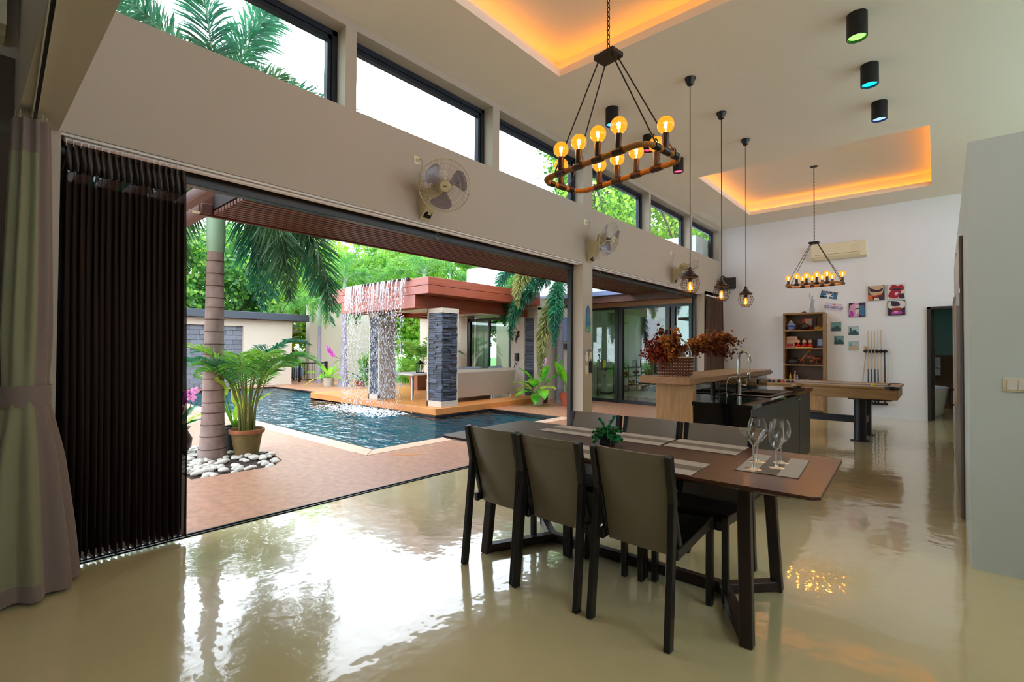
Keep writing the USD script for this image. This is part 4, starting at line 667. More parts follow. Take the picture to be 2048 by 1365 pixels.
t = thing('orchid_spray', 'magenta orchid growing on the grey palm trunk', 'flower', (-15.38, 8.65, .92)); part(t, 'flower_stem', tube(catmull([(.07, .03, 0), (-.08, -.12, .1), (-.2, -.28, .3)]), .008, 6), 'twig', True); part(t, 'leaf', tube(catmull([(.08, .02, 0), (-.02, -.1, -.05), (-.1, -.16, -.12)]), [.012] * 6 + [.01] * 6 + [.003], 6), 'leaf_mid', True)
for k in range(6): part(t, 'flower', petals((-.14 - .02 * k + RND.uniform(-.05, .05), -.2 - .025 * k, .16 + .05 * k), .075, 80 + k), 'petal_magenta', True)
for k, (x, y, h, lb) in enumerate([(-14.3, 9.4, 1.0, 'leafy shrub behind the left stone column'), (-12.4, 10.9, 1.2, 'leafy shrub behind the areca basket'), (-9.0, 1.4, .9, 'leafy shrub left of the ringed palm')]):
    rng = np.random.default_rng(90 + k); t = thing('leafy_shrub', lb, 'shrub', (x, y, -.01)); cl = np.stack([rng.uniform(-.35, .35, 14), rng.uniform(-.35, .35, 14), rng.uniform(.25, h, 14), np.full(14, .16)], 1)
    part(t, 'foliage', crown(rng, cl, 1500, .16, .6), 'leaf_mid', kind='stuff'); part(t, 'stems', cat([rod((0, 0, 0), tuple(c[:3]), .014, .006, 5) for c in cl]), 'bark')
# ================================================================== DINING SET
def chair_parts(t):
    for s in (-1, 1):
        x = s * .19; xf_ = s * .196
        part(t, 'rear_leg', cat([bar((xf_, .002, 0), (x, .062, .64), .03, .045), bar((x, .06, .625), (x, .018, .835), .03, .045)]), 'chair_frame')
        part(t, 'back_stay', bar((x - s * .004, .066, .63), (x - s * .002, .135, .40), .026, .028), 'chair_frame')
        part(t, 'front_leg', bar((x, .515, 0), (x, .515, .445), .032, .036), 'chair_frame')
        part(t, 'seat_rail', bar((x, .53, .425), (x, .085, .385), .03, .05), 'chair_frame')
    part(t, 'cross_rail', bx(-.18, .18, .495, .52, .365, .405, .004), 'chair_frame')
    # leather back, bowed, in one curved sheet with thickness
    nu, nv = 13, 9; F, B = [], []
    for j in range(nv):
        s = j / (nv - 1); z = .355 + s * .48; y = .148 - .126 * s ** 1.1
        for i in range(nu):
            u = -1 + 2 * i / (nu - 1); yy = y - .022 * (1 - u * u) * (.4 + .6 * s)
            F.append((u * .176, yy - .007, z)); B.append((u * .176, yy + .009, z))
    v = np.array(F + B); n = nu * nv; q = []
    for j in range(nv - 1):
        for i in range(nu - 1): a = j * nu + i; q += [[a, a + 1, a + nu + 1, a + nu], [n + a, n + a + nu, n + a + nu + 1, n + a + 1]]
    for i in range(nu - 1): q += [[i, n + i, n + i + 1, i + 1], [n - nu + i, n - nu + i + 1, 2 * n - nu + i + 1, 2 * n - nu + i]]
    for j in range(nv - 1): a = j * nu; q += [[a, a + nu, n + a + nu, n + a], [a + nu - 1, n + a + nu - 1, n + a + 2 * nu - 1, a + 2 * nu - 1]]
    bk = part(t, 'back_panel', (v, tri(q)), 'leather_taupe', 40)
    part(bk, 'seam', cat([tube([(u * .176, .148 - .126 * .9 ** 1.1 - .022 * (1 - u * u) * .94 - .008, .787) for u in np.linspace(-1, 1, 13)], .0018, 5)]), 'leather_taupe')
    # seat: dished leather cushion with rolled front edge
    nu, nv = 13, 12; T = []
    for j in range(nv):
        s = j / (nv - 1); y = .165 + s * .375
        for i in range(nu):
            u = -1 + 2 * i / (nu - 1); z = .432 + .026 * s - .014 * (1 - u * u) - .05 * max(0, s - .82) ** 2 * 18 - .012 * abs(u) ** 6
            T.append((u * .178, y, z))
    v = np.array(T); lo = v.copy(); lo[:, 2] -= .035; n = len(v); v = np.vstack([v, lo]); q = []
    for j in range(nv - 1):
        for i in range(nu - 1): a = j * nu + i; q += [[a, a + 1, a + nu + 1, a + nu], [n + a, n + a + nu, n + a + nu + 1, n + a + 1]]
    for i in range(nu - 1): q += [[i, n + i, n + i + 1, i + 1], [n - nu + i, n - nu + i + 1, 2 * n - nu + i + 1, 2 * n - nu + i]]
    for j in range(nv - 1): a = j * nu; q += [[a, a + nu, n + a + nu, n + a], [a + nu - 1, n + a + nu - 1, n + a + 2 * nu - 1, a + 2 * nu - 1]]
    part(t, 'seat_cushion', (v, tri(q)), 'leather_dark', 40)
GC = 'dining chairs round the table'
chair0 = thing('dining_chair', 'dark-framed taupe leather chair nearest the camera, front right of the table', 'chair', (-1.075, 2.04, 0), -.5, GC); chair_parts(chair0)
for lb, x, y, rz in [('middle taupe leather chair of the near row, back to the camera', -1.545, 2.035, .6), ('taupe leather chair at the left end of the near row, by the deck', -1.965, 2.045, -.4),
                     ('far-side chair behind the wine glasses, at the right end of its row', -1.02, 3.13, 180.8), ('far-side chair in the middle, behind the little green plant', -1.45, 3.13, 179.4), ('far-side chair at the left end of its row, by the white pillar', -1.885, 3.12, 180.5)]: copy_of(chair0, lb, (x, y, 0), rz)
tb = thing('dining_table', 'dark brown dining table with V-shaped base and chamfered top', 'table', (-1.416, 2.583, 0), 2.2)
hx, hy = 1.06, .44
def slabtop(hx, hy, z0, z1, c, inset):
    o = [(-hx + c, -hy), (hx - c, -hy), (hx, -hy + c), (hx, hy - c), (hx - c, hy), (-hx + c, hy), (-hx, hy - c), (-hx, -hy + c)]; o = np.array(o); m = len(o)
    lay = [np.c_[o * ((hx - inset) / hx, (hy - inset) / hy), np.full(m, z0)], np.c_[o, np.full(m, z1 - .014)], np.c_[o, np.full(m, z1 - .002)], np.c_[o * .9985, np.full(m, z1)]]
    v = np.vstack(lay + [[[0, 0, z0]], [[0, 0, z1]]]); f = tri([[i * m + k, i * m + (k + 1) % m, (i + 1) * m + (k + 1) % m, (i + 1) * m + k] for i in range(3) for k in range(m)])
    return v, np.vstack([f, [[4 * m, (k + 1) % m, k] for k in range(m)], [[4 * m + 1, 3 * m + k, 3 * m + (k + 1) % m] for k in range(m)]])
part(tb, 'tabletop', slabtop(hx, hy, .700, .735, .03, .05), 'table_wood')
part(tb, 'apron', bx(-.82, .82, -.2, .2, .655, .700, .004), 'table_leg')
for s in (-1, 1):
    for w in (-1, 1):
        foot = np.array([s * .77, w * .325 + .02, 0]); top = np.array([s * .745, w * .245, .70]); vx = np.array([s * .555, .13, .0])
        part(tb, 'leg', bar(foot + [0, 0, .0], top, .055, .05), 'table_leg')
        part(tb, 'foot_bar', bar(foot + [0, 0, .03], vx + [0, 0, .03], .05, .058, side=(0, 0, 1)), 'table_leg')
part(tb, 'stretcher', bx(-.57, .57, .105, .155, .0, .058, .004), 'table_leg')
def placemat(label, x, y, rz, w=.40, d=.285):
    t = thing('placemat', label, 'placemat', (x, y, .7355), rz, 'striped woven placemats'); a = d / 2
    for m, y0, y1, nm in (('mat_light', -a, -.045, 'light_band'), ('mat_dark', -.045, .045, 'dark_band'), ('mat_light', .045, a, 'light_band')): part(t, nm, bx(-w / 2, w / 2, y0, y1, 0, .003, .001), m)
    part(t, 'hem', bx(-w / 2, w / 2, -a - .003, -a, 0, .0028), 'mat_dark'); part(t, 'hem', bx(-w / 2, w / 2, a, a + .003, 0, .0028), 'mat_dark')
placemat('striped placemat in front of the right far chair, left of the glasses', -1.02, 2.895, 2.2); placemat('striped placemat in front of the middle far chair, right of the green plant', -1.44, 2.865, 2.2); placemat('striped placemat in front of the left far chair, left of the green plant', -1.9, 2.835, 2.2)
placemat('striped placemat half hidden behind the nearest chair back', -1.04, 2.31, 2.2); placemat('striped placemat showing between the near chair backs', -1.48, 2.295, 2.2)
placemat('striped placemat turned crosswise under the wine glasses', -.607, 2.66, 94, .44, .255)
def glass(name, label, x, y, prof, foot, stem_h, cat_='wine glass'):
    t = thing(name, label, cat_, (x, y, .7385), group='glasses on the crosswise placemat')
    out = prof; inn = [(max(r - .0012, .001), z + (.0012 if k == 0 else 0)) for k, (r, z) in enumerate(prof)]
    part(t, 'bowl', lathe([(.0005, prof[0][1] - .002)] + out + [(out[-1][0] - .0006, out[-1][1] + .0006)] + inn[::-1] + [(.0005, inn[0][1] + .001)], 36), 'glass_clear', True)
    part(t, 'stem', lathe([(.0005, stem_h), (.006, stem_h), (.0036, stem_h - .02), (.0034, .03), (.005, .012), (.012, .0055), (foot * .7, .0028), (foot, .0018), (foot, .0004), (.0005, .0003)], 32), 'glass_clear', True)
W1 = lambda z0, z1, rm, rr: [(.006, z0), (rm * .55, z0 + .012), (rm * .88, z0 + .035), (rm, z0 + .06), (rm * .97, z0 + .085), (rm * .88, z0 + (z1 - z0) * .8), (rr, z1)]
glass('martini_glass', 'martini glass with a wide cone bowl, front left on the placemat', -.655, 2.489, [(.004, .108), (.03, .143), (.065, .186)], .036, .11, 'martini glass')
glass('wine_glass', 'large-bowled wine glass behind the martini glass', -.684, 2.67, W1(.096, .221, .046, .034), .038, .098)
glass('wine_glass', 'slender tulip wine glass at the front of the right pair', -.581, 2.596, W1(.088, .222, .0345, .027), .036, .09); glass('wine_glass', 'large-bowled wine glass behind the slender one', -.59, 2.727, W1(.098, .218, .045, .033), .037, .1)
t = thing('table_plant', 'small deep green leafy plant in a glass cube on the table', 'plant', (-1.481, 2.564, .7352)); part(t, 'pot', bx(-.035, .035, -.035, .035, 0, .06, .004), 'black_pot')
broadleaf(t, .05, [(a, e, .02, L, .024, d) for a, e, L, d in zip(AZ(15), (.4, .9, .3, 1.0, .5, .7, .3, .9, .4, .8, .2, .6, .9, .5, .3), (.09, .08, .085, .09, .08, .075, .09, .08, .085, .08, .09, .07, .08, .09, .085), [.9] * 15)] + [(40, 1.4, .03, .1, .026, .3), (200, 1.3, .02, .1, .024, .3)], 'leaf_deep', 14, 'leaf_deep')
# ================================================================== KITCHEN ISLAND
isl = thing('kitchen_island', 'black kitchen island with a raised oak bar at its left side', 'kitchen island')
part(isl, 'end_panel', bx(-1.935, -1.597, 4.22, 4.30, 0, 1.0, .003), 'oak'); part(isl, 'back_panel', bx(-1.935, -1.86, 4.30, 6.70, 0, 1.0, .003), 'oak'); part(isl, 'bar_wall', bx(-1.86, -1.60, 4.302, 6.70, 0, .998, .003), 'granite')
part(isl, 'bar_top', bx(-2.06, -1.59, 4.13, 6.86, 1.0, 1.06, .005), 'oak_flat', label='raised oak bar counter')
part(isl, 'black_end', bx(-1.595, -1.13, 4.222, 4.25, 0, .825, .003), 'granite')
wt = sbox(-1.60, 4.2, -1.11, 6.71).difference(sbox(-1.555, 5.13, -1.20, 5.55)); part(isl, 'worktop', ext(wt, .827, .857), 'granite', label='glossy black stone worktop')
part(isl, 'carcass', cat([bx(-1.59, -1.16, 4.25, 5.1, .1, .826), bx(-1.59, -1.16, 5.58, 6.70, .1, .826), bx(-1.59, -1.16, 5.1, 5.58, .1, .6)]), 'cabinet_grey'); part(isl, 'toe_kick', bx(-1.59, -1.2, 4.26, 6.69, 0, .1), 'black_metal')
for y0, y1 in ((4.255, 5.07), (5.076, 6.10), (6.106, 6.695)):
    dr_ = part(isl, 'door', bx(-1.158, -1.135, y0, y1, .1, .82, .002), 'cabinet_grey')
    if y1 == 6.10: part(dr_, 'door_handle', cat([bar((-1.115, y1 - .18, .775), (-1.115, y1 - .04, .775), .008, .012), bar((-1.137, y1 - .16, .775), (-1.115, y1 - .16, .775), .008, .008), bar((-1.137, y1 - .06, .775), (-1.115, y1 - .06, .775), .008, .008)]), 'chrome')
t = thing('kitchen_sink', 'black composite sink with drainer sunk in the black worktop', 'sink', (0, 0, 0))
part(t, 'rim', ext(sbox(-1.575, 5.05, -1.18, 6.0).difference(sbox(-1.535, 5.15, -1.22, 5.53)), .8575, .864), 'sink_black')
part(t, 'bowl', cat([bx(-1.54, -1.535, 5.15, 5.53, .65, .86), bx(-1.22, -1.215, 5.15, 5.53, .65, .86), bx(-1.54, -1.215, 5.145, 5.15, .65, .86), bx(-1.54, -1.215, 5.53, 5.535, .65, .86), bx(-1.54, -1.215, 5.145, 5.535, .645, .65)]), 'sink_black')
for k in range(9): part(t, 'drainer_rib', bx(-1.50 + .032 * k, -1.488 + .032 * k, 5.6, 5.94, .864, .869, .002), 'sink_black')
t = thing('kitchen_faucet', 'tall chrome gooseneck faucet with pull-down spray head', 'faucet', (-1.475, 5.1, .857))
part(t, 'base', solidlathe([(.03, 0), (.03, .008), (.026, .02), (.024, .11), (.02, .15), (.013, .16)], 20), 'chrome', 30)
arc = [(0, 0, .15), (0, 0, .3)] + [(.05 - .05 * math.cos(a), 0, .36 + .075 * math.sin(a)) for a in np.linspace(0, PI, 9)] + [(.105, 0, .33)]
part(t, 'spout', tube(catmull(arc, 4), .0125, 10), 'chrome', True); part(t, 'hose', tube([(.105, 0, .34), (.097, 0, .22)], .005, 8), 'chrome_dull', True)
part(t, 'spray_head', solidlathe([(.009, 0), (.018, -.01), (.02, -.03), (.014, -.06), (.013, -.09)][::-1], 14, (.095, 0, .235)), 'chrome', True); part(t, 'holder', bar((0, 0, .2), (.095, 0, .2), .012, .012), 'chrome')
part(t, 'lever', cat([rod((.02, 0, .1), (.07, 0, .1), .01), rod((.068, 0, .1), (.078, 0, .16), .006)]), 'chrome', True)
t = thing('water_tap', 'small slim chrome drinking-water tap beside the big faucet', 'tap', (-1.66, 5.33, .857) if False else (-1.568, 5.02, .864 - .0065))
part(t, 'base', solidlathe([(.016, 0), (.016, .006), (.008, .012), (.008, .04)], 14), 'chrome', 30); part(t, 'spout', tube(catmull([(0, 0, .03), (.0, 0, .1), (.02, .02, .17), (.07, .07, .185), (.10, .1, .165)], 5), .005, 8), 'chrome', True); part(t, 'lever', cat([rod((0, 0, .035), (.03, -.01, .04), .006), rod((.03, -.012, .05), (.03, -.008, .02), .004)]), 'black_metal')
t = thing('power_socket', 'black socket set in the black bar wall above the worktop', 'socket', (-1.598, 6.3, .93)); part(t, 'plate', bx(0, .008, -.04, .04, -.03, .03, .002), 'black_metal'); part(t, 'insert', bx(.008, .011, -.02, .02, -.018, .018, .001), 'cabinet_grey')
# basket of dried branches
bk = thing('wicker_basket', 'red-brown woven wicker basket with a tall hoop handle on the bar', 'basket', (-1.83, 4.40, 1.062), 8); UsdGeom.Xformable(bk).AddScaleOp().Set(Gf.Vec3f(.86, .86, .86))
def rr(a, b, z, n=28, p=4.0):
    th = np.linspace(0, 2 * PI, n, endpoint=False); c, s = np.cos(th), np.sin(th); return np.stack([a * np.sign(c) * abs(c) ** (2 / p), b * np.sign(s) * abs(s) ** (2 / p), np.full(n, z)], 1)
lay = [rr(.165, .10, 0), rr(.17, .105, .1), rr(.18, .11, .2)]; v = np.vstack(lay + [[[0, 0, .004]]]); f = np.vstack([tri([[i * 28 + k, i * 28 + (k + 1) % 28, (i + 1) * 28 + (k + 1) % 28, (i + 1) * 28 + k] for i in range(2) for k in range(28)]), [[84, k, (k + 1) % 28] for k in range(28)]])
part(bk, 'lining', (v * [.965, .965, 1], f), 'wicker_basket')
pr_ = rr(.168, .103, 0, 64); per = np.r_[0, np.cumsum(np.linalg.norm(np.diff(np.vstack([pr_, pr_[:1]]), axis=0), axis=1))]; tot = per[-1]; ns = 36; gs, gh, gk = [], [], []
for k in range(ns):
    s_ = tot * k / ns; i = min(np.searchsorted(per, s_, 'right') - 1, 63); u = (s_ - per[i]) / (per[i + 1] - per[i]); p = pr_[i] * (1 - u) + pr_[(i + 1) % 64] * u; tn = pr_[(i + 1) % 64] - pr_[i]; tn /= np.linalg.norm(tn)
    gs.append(bar((p[0], p[1], 0), (p[0] * 1.065, p[1] * 1.065, .19), .011, .004, side=tn, c=.001))
    for j in range(6):
        z = .02 + .034 * j; w_ = 1 + .065 * z / .19; gk.append(xf(sph((0, 0, 0), .0078, 1, (1, 1, .8)), loc=(p[0] * w_ * 1.012 + tn[0] * tot / ns / 2, p[1] * w_ * 1.012 + tn[1] * tot / ns / 2, z - .017)))
part(bk, 'upright_strips', cat(gs), 'wicker_basket', kind='stuff')
for j in range(6): part(bk, 'woven_band', tube(rr(.171 + .0018 * j * 1.2, .106 + .0012 * j, .02 + .034 * j, 40), .005, 6, closed=True), 'wicker_basket', True)
part(bk, 'pale_knots', cat(gk), 'wicker_pale', True, kind='stuff'); part(bk, 'rim', tube(rr(.183, .113, .2, 40), .008, 8, closed=True), 'wicker_pale', True); part(bk, 'handle', tube([(.17 * math.cos(a), 0, .18 + .235 * math.sin(a)) for a in np.linspace(0, PI, 24)], .008, 8), 'cloth_net', True)
part(bk, 'net_wrap', sph((.075, -.05, .22), .045, 2, (1.1, .7, 1.1)), 'mat_dark', True)
def dried(t, base, dirs, seed, ms):
    rng = np.random.default_rng(seed)
    for k, (d, L) in enumerate(dirs):
        d = np.asarray(d, float); d /= np.linalg.norm(d); sd = np.cross(d, [0, 0, 1.0]); p = [np.asarray(base) + d * L * s + np.array([0, 0, .12 * L * math.sin(s * PI) * .5]) + sd * .03 * math.sin(3 * s + k) for s in np.linspace(0, 1, 8)]
        st = part(t, 'branch', tube(p, np.linspace(.004, .0015, 8), 5), 'twig', True); n = 120; u = rng.uniform(.3, 1.0, n) * 7; i = np.minimum(u.astype(int), 6); fr = (u - i)[:, None]; P_ = np.array(p); c = P_[i] * (1 - fr) + P_[i + 1] * fr + rng.normal(0, .024, (n, 3))
        a = rng.normal(size=(n, 3)); a /= np.linalg.norm(a, axis=1, keepdims=True); b = np.cross(a, rng.normal(size=(n, 3))); b /= np.linalg.norm(b, axis=1, keepdims=True); s_ = rng.uniform(.010, .02, (n, 1))
        v = np.stack([c - a * s_, c - b * s_, c + a * s_, c + b * s_, c + np.cross(a, b) * s_ * .5], 1).reshape(-1, 3); kk = np.arange(n)[:, None] * 5; f = np.vstack([kk + np.array([[0, 1, 4]]), kk + np.array([[1, 2, 4]]), kk + np.array([[2, 3, 4]]), kk + np.array([[3, 0, 4]])])
        part(st, 'dry_leaves', (v, f), ms[k % len(ms)], kind='stuff')
t = thing('dried_branches', 'bunch of red and rust dried leaves filling the basket', 'dried flowers', (-1.825, 4.33, 1.075), 8)
dried(t, (0, 0, .05), [((-.6, -.2, 1), .3), ((-.9, .1, .9), .34), ((-.3, .1, 1), .38), ((-.2, -.3, 1), .3), ((-1.0, -.2, .6), .3), ((-.5, .3, .9), .34), ((.1, 0, 1), .3), ((.05, .1, 1), .36), ((-.7, -.3, .75), .3), ((-.4, -.1, .7), .25), ((.3, .1, .8), .25), ((-.15, -.1, .8), .24)], 71, ('dry_red', 'dry_red', 'dry_brown', 'dry_orange'))
t = thing('dried_branches', 'long rust and orange dried sprays lying out to the right of the basket', 'dried flowers', (-1.84, 4.42, 1.27), 8)
dried(t, (0, 0, 0), [((0.60, 1, 0.21), 0.78), ((0.55, 1, 0.11), 0.72), ((0.68, 1, 0.16), 0.88), ((0.50, 1, 0.27), 0.75), ((0.60, 1, 0.01), 0.75), ((0.70, 1, 0.11), 0.62), ((0.55, 1, 0.19), 0.56), ((0.65, 1, -0.05), 0.69), ((0.63, 1, 0.24), 0.83), ((0.45, 1, 0.19), 0.50)], 72, ('dry_brown', 'dry_orange', 'dry_brown', 'dry_orange', 'dry_brown'))
# ================================================================== POOL TABLE
pt = thing('pool_table', 'oak pool table on black iron legs', 'pool table', (-1.60, 8.996, 0))
HX, HY = 1.2, .585
part(pt, 'frame', cat([bx(-HX, HX, -HY, -HY + .05, .63, .775, .006), bx(-HX, HX, HY - .05, HY, .63, .775, .006), bx(-HX, -HX + .05, -HY + .05, HY - .05, .63, .775, .006), bx(HX - .05, HX, -HY + .05, HY - .05, .63, .775, .006)]), 'pool_wood')
for y0, y1 in ((-HY - .012, -HY + .12), (HY - .12, HY + .012)):
    for x0, x1 in ((-HX + .13, -.08), (.08, HX - .13)): part(pt, 'rail', bx(x0, x1, y0, y1, .775, .805, .006), 'pool_wood')
for x0, x1 in ((-HX - .012, -HX + .12), (HX - .12, HX + .012)): part(pt, 'end_rail', bx(x0, x1, -HY + .13, HY - .13, .775, .805, .006), 'pool_wood')
part(pt, 'felt_bed', bx(-HX + .05, HX - .05, -HY + .05, HY - .05, .74, .765), 'felt')
for y0, y1 in ((-HY + .12, -HY + .16), (HY - .16, HY - .12)): part(pt, 'cushion', bx(-HX + .17, HX - .17, y0, y1, .765, .798, .01), 'felt')
for x in (-1, 0, 1):
    for y in (-1, 1):
        px, py = x * (HX - .07), y * (HY - (.07 if x else .03))
        part(pt, 'corner_cap' if x else 'side_cap', xf(lathe([(.055, .78), (.058, .806), (.085, .809), (.09, .80), (.09, .77)], 20), loc=(px, py, 0)), 'pool_wood' if x == 0 else 'black_metal', 30); part(pt, 'pocket', lathe([(.056, .79), (.06, .72), (.03, .68), (.002, .675)], 16, (px, py, 0)), 'black_metal', True)
for x in (-.76, .76):
    for y in (-.36, .36): part(pt, 'leg', cat([solidlathe([(.12, 0), (.12, .012), (.075, .014), (.075, .63)], 20, (x, y, 0)), solidlathe([(.11, .60), (.11, .63)], 20, (x, y, 0))]), 'navy_metal', 30)
    part(pt, 'cross_beam', bx(x - .05, x + .05, -.36, .36, .22, .32, .005), 'navy_metal')
part(pt, 'stretcher', bx(-.76, .76, -.04, .04, .22, .32, .005), 'navy_metal')
part(pt, 'ball_return', bx(.55, 1.1, .2, .5, .55, .63, .01), 'black_metal')
balls = [('yellow ball near the right end of the pool table', -.71, 9.0, 'ball_yellow')] + [('red ball among the balls at the left of the pool table', -1.91, 8.98, 'ball_red')] + [('dark ball %s, left end of the pool table' % w, x, y, m) for w, x, y, m in (('leftmost', -2.12, 9.0, 'ball_dark'), ('second from the left', -2.04, 8.93, 'ball_dark'), ('just left of the red one', -1.975, 9.02, 'ball_dark'), ('just right of the red one', -1.845, 9.03, 'ball_dark'), ('rightmost', -1.77, 8.96, 'ball_dark'))]
for lb, x, y, m in balls: solo('billiard_ball', sph((x, y, .765 + .0285), .0285, 2), m, lb, 'ball', True, 'balls on the pool table')
# cue rack on the back wall
cr = thing('cue_rack', 'black two-part cue rack on the back wall', 'cue rack', (-.91, 12.0, 0)); part(cr, 'clip_bar', bx(-.19, .19, -.1, 0, 1.29, 1.32, .008), 'black_metal'); part(cr, 'base_shelf', bx(-.19, .19, -.12, 0, .25, .29, .008), 'black_metal')
for k in range(6): part(cr, 'clip', solidlathe([(.018, 1.27), (.018, 1.335)], 10, (-.15 + .06 * k, -.11, 0)), 'black_metal')
CQ = [('cue at the left end of the rack, with a black butt', -1.02, 1), ('second cue from the left in the rack', -.965, 1), ('third cue in the rack, its wrap dark red', -.915, 1), ('fourth cue in the rack, black butt', -.865, 1), ('pale all-maple cue, fifth in the rack', -.815, 0)]
for k, (lb, x, b) in enumerate(CQ):
    t = thing('pool_cue', lb, 'pool cue', (x, 11.895, .29), group='cues in the wall rack'); part(t, 'shaft', tube([(0, 0, .66), (0, 0, 1.42)], [.0095, .006], 10), 'cue_maple', True); part(t, 'butt', tube([(0, 0, 0), (0, 0, .66)], [.0155, .0095], 10), 'cue_butt' if b else 'cue_maple', True); part(t, 'tip', tube([(0, 0, 1.42), (0, 0, 1.435)], .0062, 8), 'ceramic')
t = thing('pool_cue', 'short dark cue hanging at the right end of the rack', 'pool cue', (-.76, 11.895, .29)); part(t, 'butt', tube([(0, 0, 0), (0, 0, .6)], [.015, .011], 10), 'dry_brown', True); part(t, 'shaft', tube([(0, 0, .6), (0, 0, 1.0)], [.011, .01], 10), 'cue_butt', True)
t = thing('bridge_cue', 'orange-brown bridge cue leaning at the left of the rack', 'pool cue', (-1.17, 11.83, 0)); part(t, 'shaft', tube([(0, 0, .0), (.12, .1, 1.36)], [.013, .009], 10), 'wicker_pale', True); part(t, 'bridge_head', cat([bar((.09, .1, 1.36), (.15, .1, 1.36), .01, .03), bar((.1, .1, 1.37), (.1, .1, 1.41), .01, .02), bar((.14, .1, 1.37), (.14, .1, 1.41), .01, .02)]), 'gold')
# ================================================================== SHELF WITH ORNAMENTS
sh = thing('bookcase', 'tall oak bookcase against the back wall', 'bookcase', (0, 0, 0)); X0, X1, Y0 = -2.475, -1.72, 11.66
part(sh, 'side_panel', bx(X0, X0 + .03, Y0, 11.995, 0, 2.1, .002), 'oak_shelf'); part(sh, 'side_panel', bx(X1 - .03, X1, Y0, 11.995, 0, 2.1, .002), 'oak_shelf'); part(sh, 'top_panel', bx(X0 + .031, X1 - .031, Y0, 11.995, 2.065, 2.1, .002), 'oak_shelf'); part(sh, 'back', bx(X0 + .03, X1 - .03, 11.975, 11.995, .03, 2.065), 'oak_dark')
SZ = [1.74, 1.365, 1.012, .66]
for z in SZ: part(sh, 'shelf_board', bx(X0 + .031, X1 - .031, Y0 + .005, 11.974, z - .025, z, .002), 'oak_shelf')
part(sh, 'cupboard_door', bx(X0 + .031, -2.1, Y0, Y0 + .02, .08, .63, .002), 'oak'); part(sh, 'cupboard_door', bx(-2.096, X1 - .031, Y0, Y0 + .02, .08, .63, .002), 'oak'); part(sh, 'plinth', bx(X0 + .03, X1 - .03, Y0 + .02, 11.99, 0, .07), 'oak_dark')
Ym = 11.8
t = thing('porcelain_vase', 'blue and white lidded porcelain jar on the top shelf', 'vase', (-2.35, Ym, SZ[0])); part(t, 'body', solidlathe([(.045, 0), (.06, .015), (.095, .06), (.1, .09), (.085, .125), (.05, .15), (.045, .165)], 24), 'blue_white', True); part(t, 'pattern_band', lathe([(.0965, .062), (.1015, .085), (.095, .108)], 24), 'navy_glaze', True); part(t, 'lid', solidlathe([(.055, .165), (.05, .18), (.02, .195), (.012, .21)], 16), 'ceramic', True)
t = thing('framed_picture', 'dark red framed picture at the back of the top shelf', 'picture', (-2.04, 11.93, SZ[0])); part(t, 'frame', bx(-.13, .13, 0, .02, 0, .25, .003), 'red_box'); part(t, 'print', bx(-.08, .05, -.004, 0, .09, .24), 'wicker_pale'); part(t, 'print', bx(.055, .125, -.004, 0, .02, .24), 'purple_dark')
t = thing('clay_pot', 'dark round pot in front of the red picture', 'pot', (-2.09, 11.78, SZ[0])); part(t, 'body', solidlathe([(.04, 0), (.075, .03), (.09, .075), (.07, .12), (.04, .135)], 20), 'dark_pot', True); part(t, 'knob', solidlathe([(.015, .135), (.02, .15), (.008, .165)], 12), 'dark_pot', True)
t = thing('gold_figurines', 'small gold figurine group at the right of the top shelf', 'figurine', (-1.83, 11.78, SZ[0])); part(t, 'base', bx(-.085, .085, -.03, .03, 0, .012, .003), 'gold')
for k in range(5): part(t, 'figure', cat([solidlathe([(.012, .01), (.016, .035), (.008, .05 + .01 * (k % 3))], 10, (-.07 + .034 * k, 0, 0)), sph((-.07 + .034 * k, 0, .062 + .01 * (k % 3)), .011, 1)]), 'gold', True)
for k, (lb, x, z, w, h, m, m2) in enumerate([('pink patterned box lying on the second shelf, left', -2.36, 0, .17, .11, 'pink_box', 'red_box'), ('pale pink box stacked on the patterned box', -2.33, .112, .2, .13, 'wicker_pale', 'pink_box'), ('dark purple box at the right of the second shelf', -1.82, 0, .12, .22, 'purple_dark', 'blue_white'), ('long black box at the back of the second shelf', -2.02, 0, .26, .19, 'console_black', 'purple_dark')]):
    y = (11.8, 11.81, 11.85, 11.93)[k]; t = thing('gift_box', lb, 'box', (x, y, SZ[1] + z)); part(t, 'box_body', bx(-w / 2, w / 2, -.05, .03, 0, h, .003), m); part(t, 'printed_face', bx(-w * .35, w * .35, -.052, -.05, h * .2, h * .8), m2)
t = thing('bobble_toys', 'row of red-clothed round-faced toys on the second shelf', 'toy', (-2.1, 11.77, SZ[1])); part(t, 'base', bx(-.16, .16, -.04, .04, 0, .02, .004), 'gold')
for k, x in enumerate((-.11, 0, .11)): part(t, 'toy_body', cat([solidlathe([(.04, .02), (.045, .05), (.025, .09)], 14, (x, 0, 0)), bx(x - .05, x + .05, -.03, .03, .02, .06, .01)]), 'red_gloss', True); part(t, 'toy_head', sph((x, -.005, .13), .042, 2, (.9, .9, 1.1)), 'skin_pink', True)
t = thing('black_helmet', 'black open helmet at the left of the third shelf', 'helmet', (-2.32, 11.8, SZ[2])); g = sph((0, 0, .05), .1, 2, (1.15, 1.0, .95)); part(t, 'shell', (np.array([[p[0], p[1], max(p[2], 0.0)] for p in g[0]]), g[1]), 'console_black', True); part(t, 'peak', bx(-.12, -.02, -.14, -.08, .035, .05, .006), 'console_black'); part(t, 'white_badge', bx(-.16, -.1, -.15, -.1, 0, .015), 'ceramic')
t = thing('toy_motorcycle', 'wooden chopper motorcycle model on the third shelf', 'model', (-1.98, 11.8, SZ[2]))
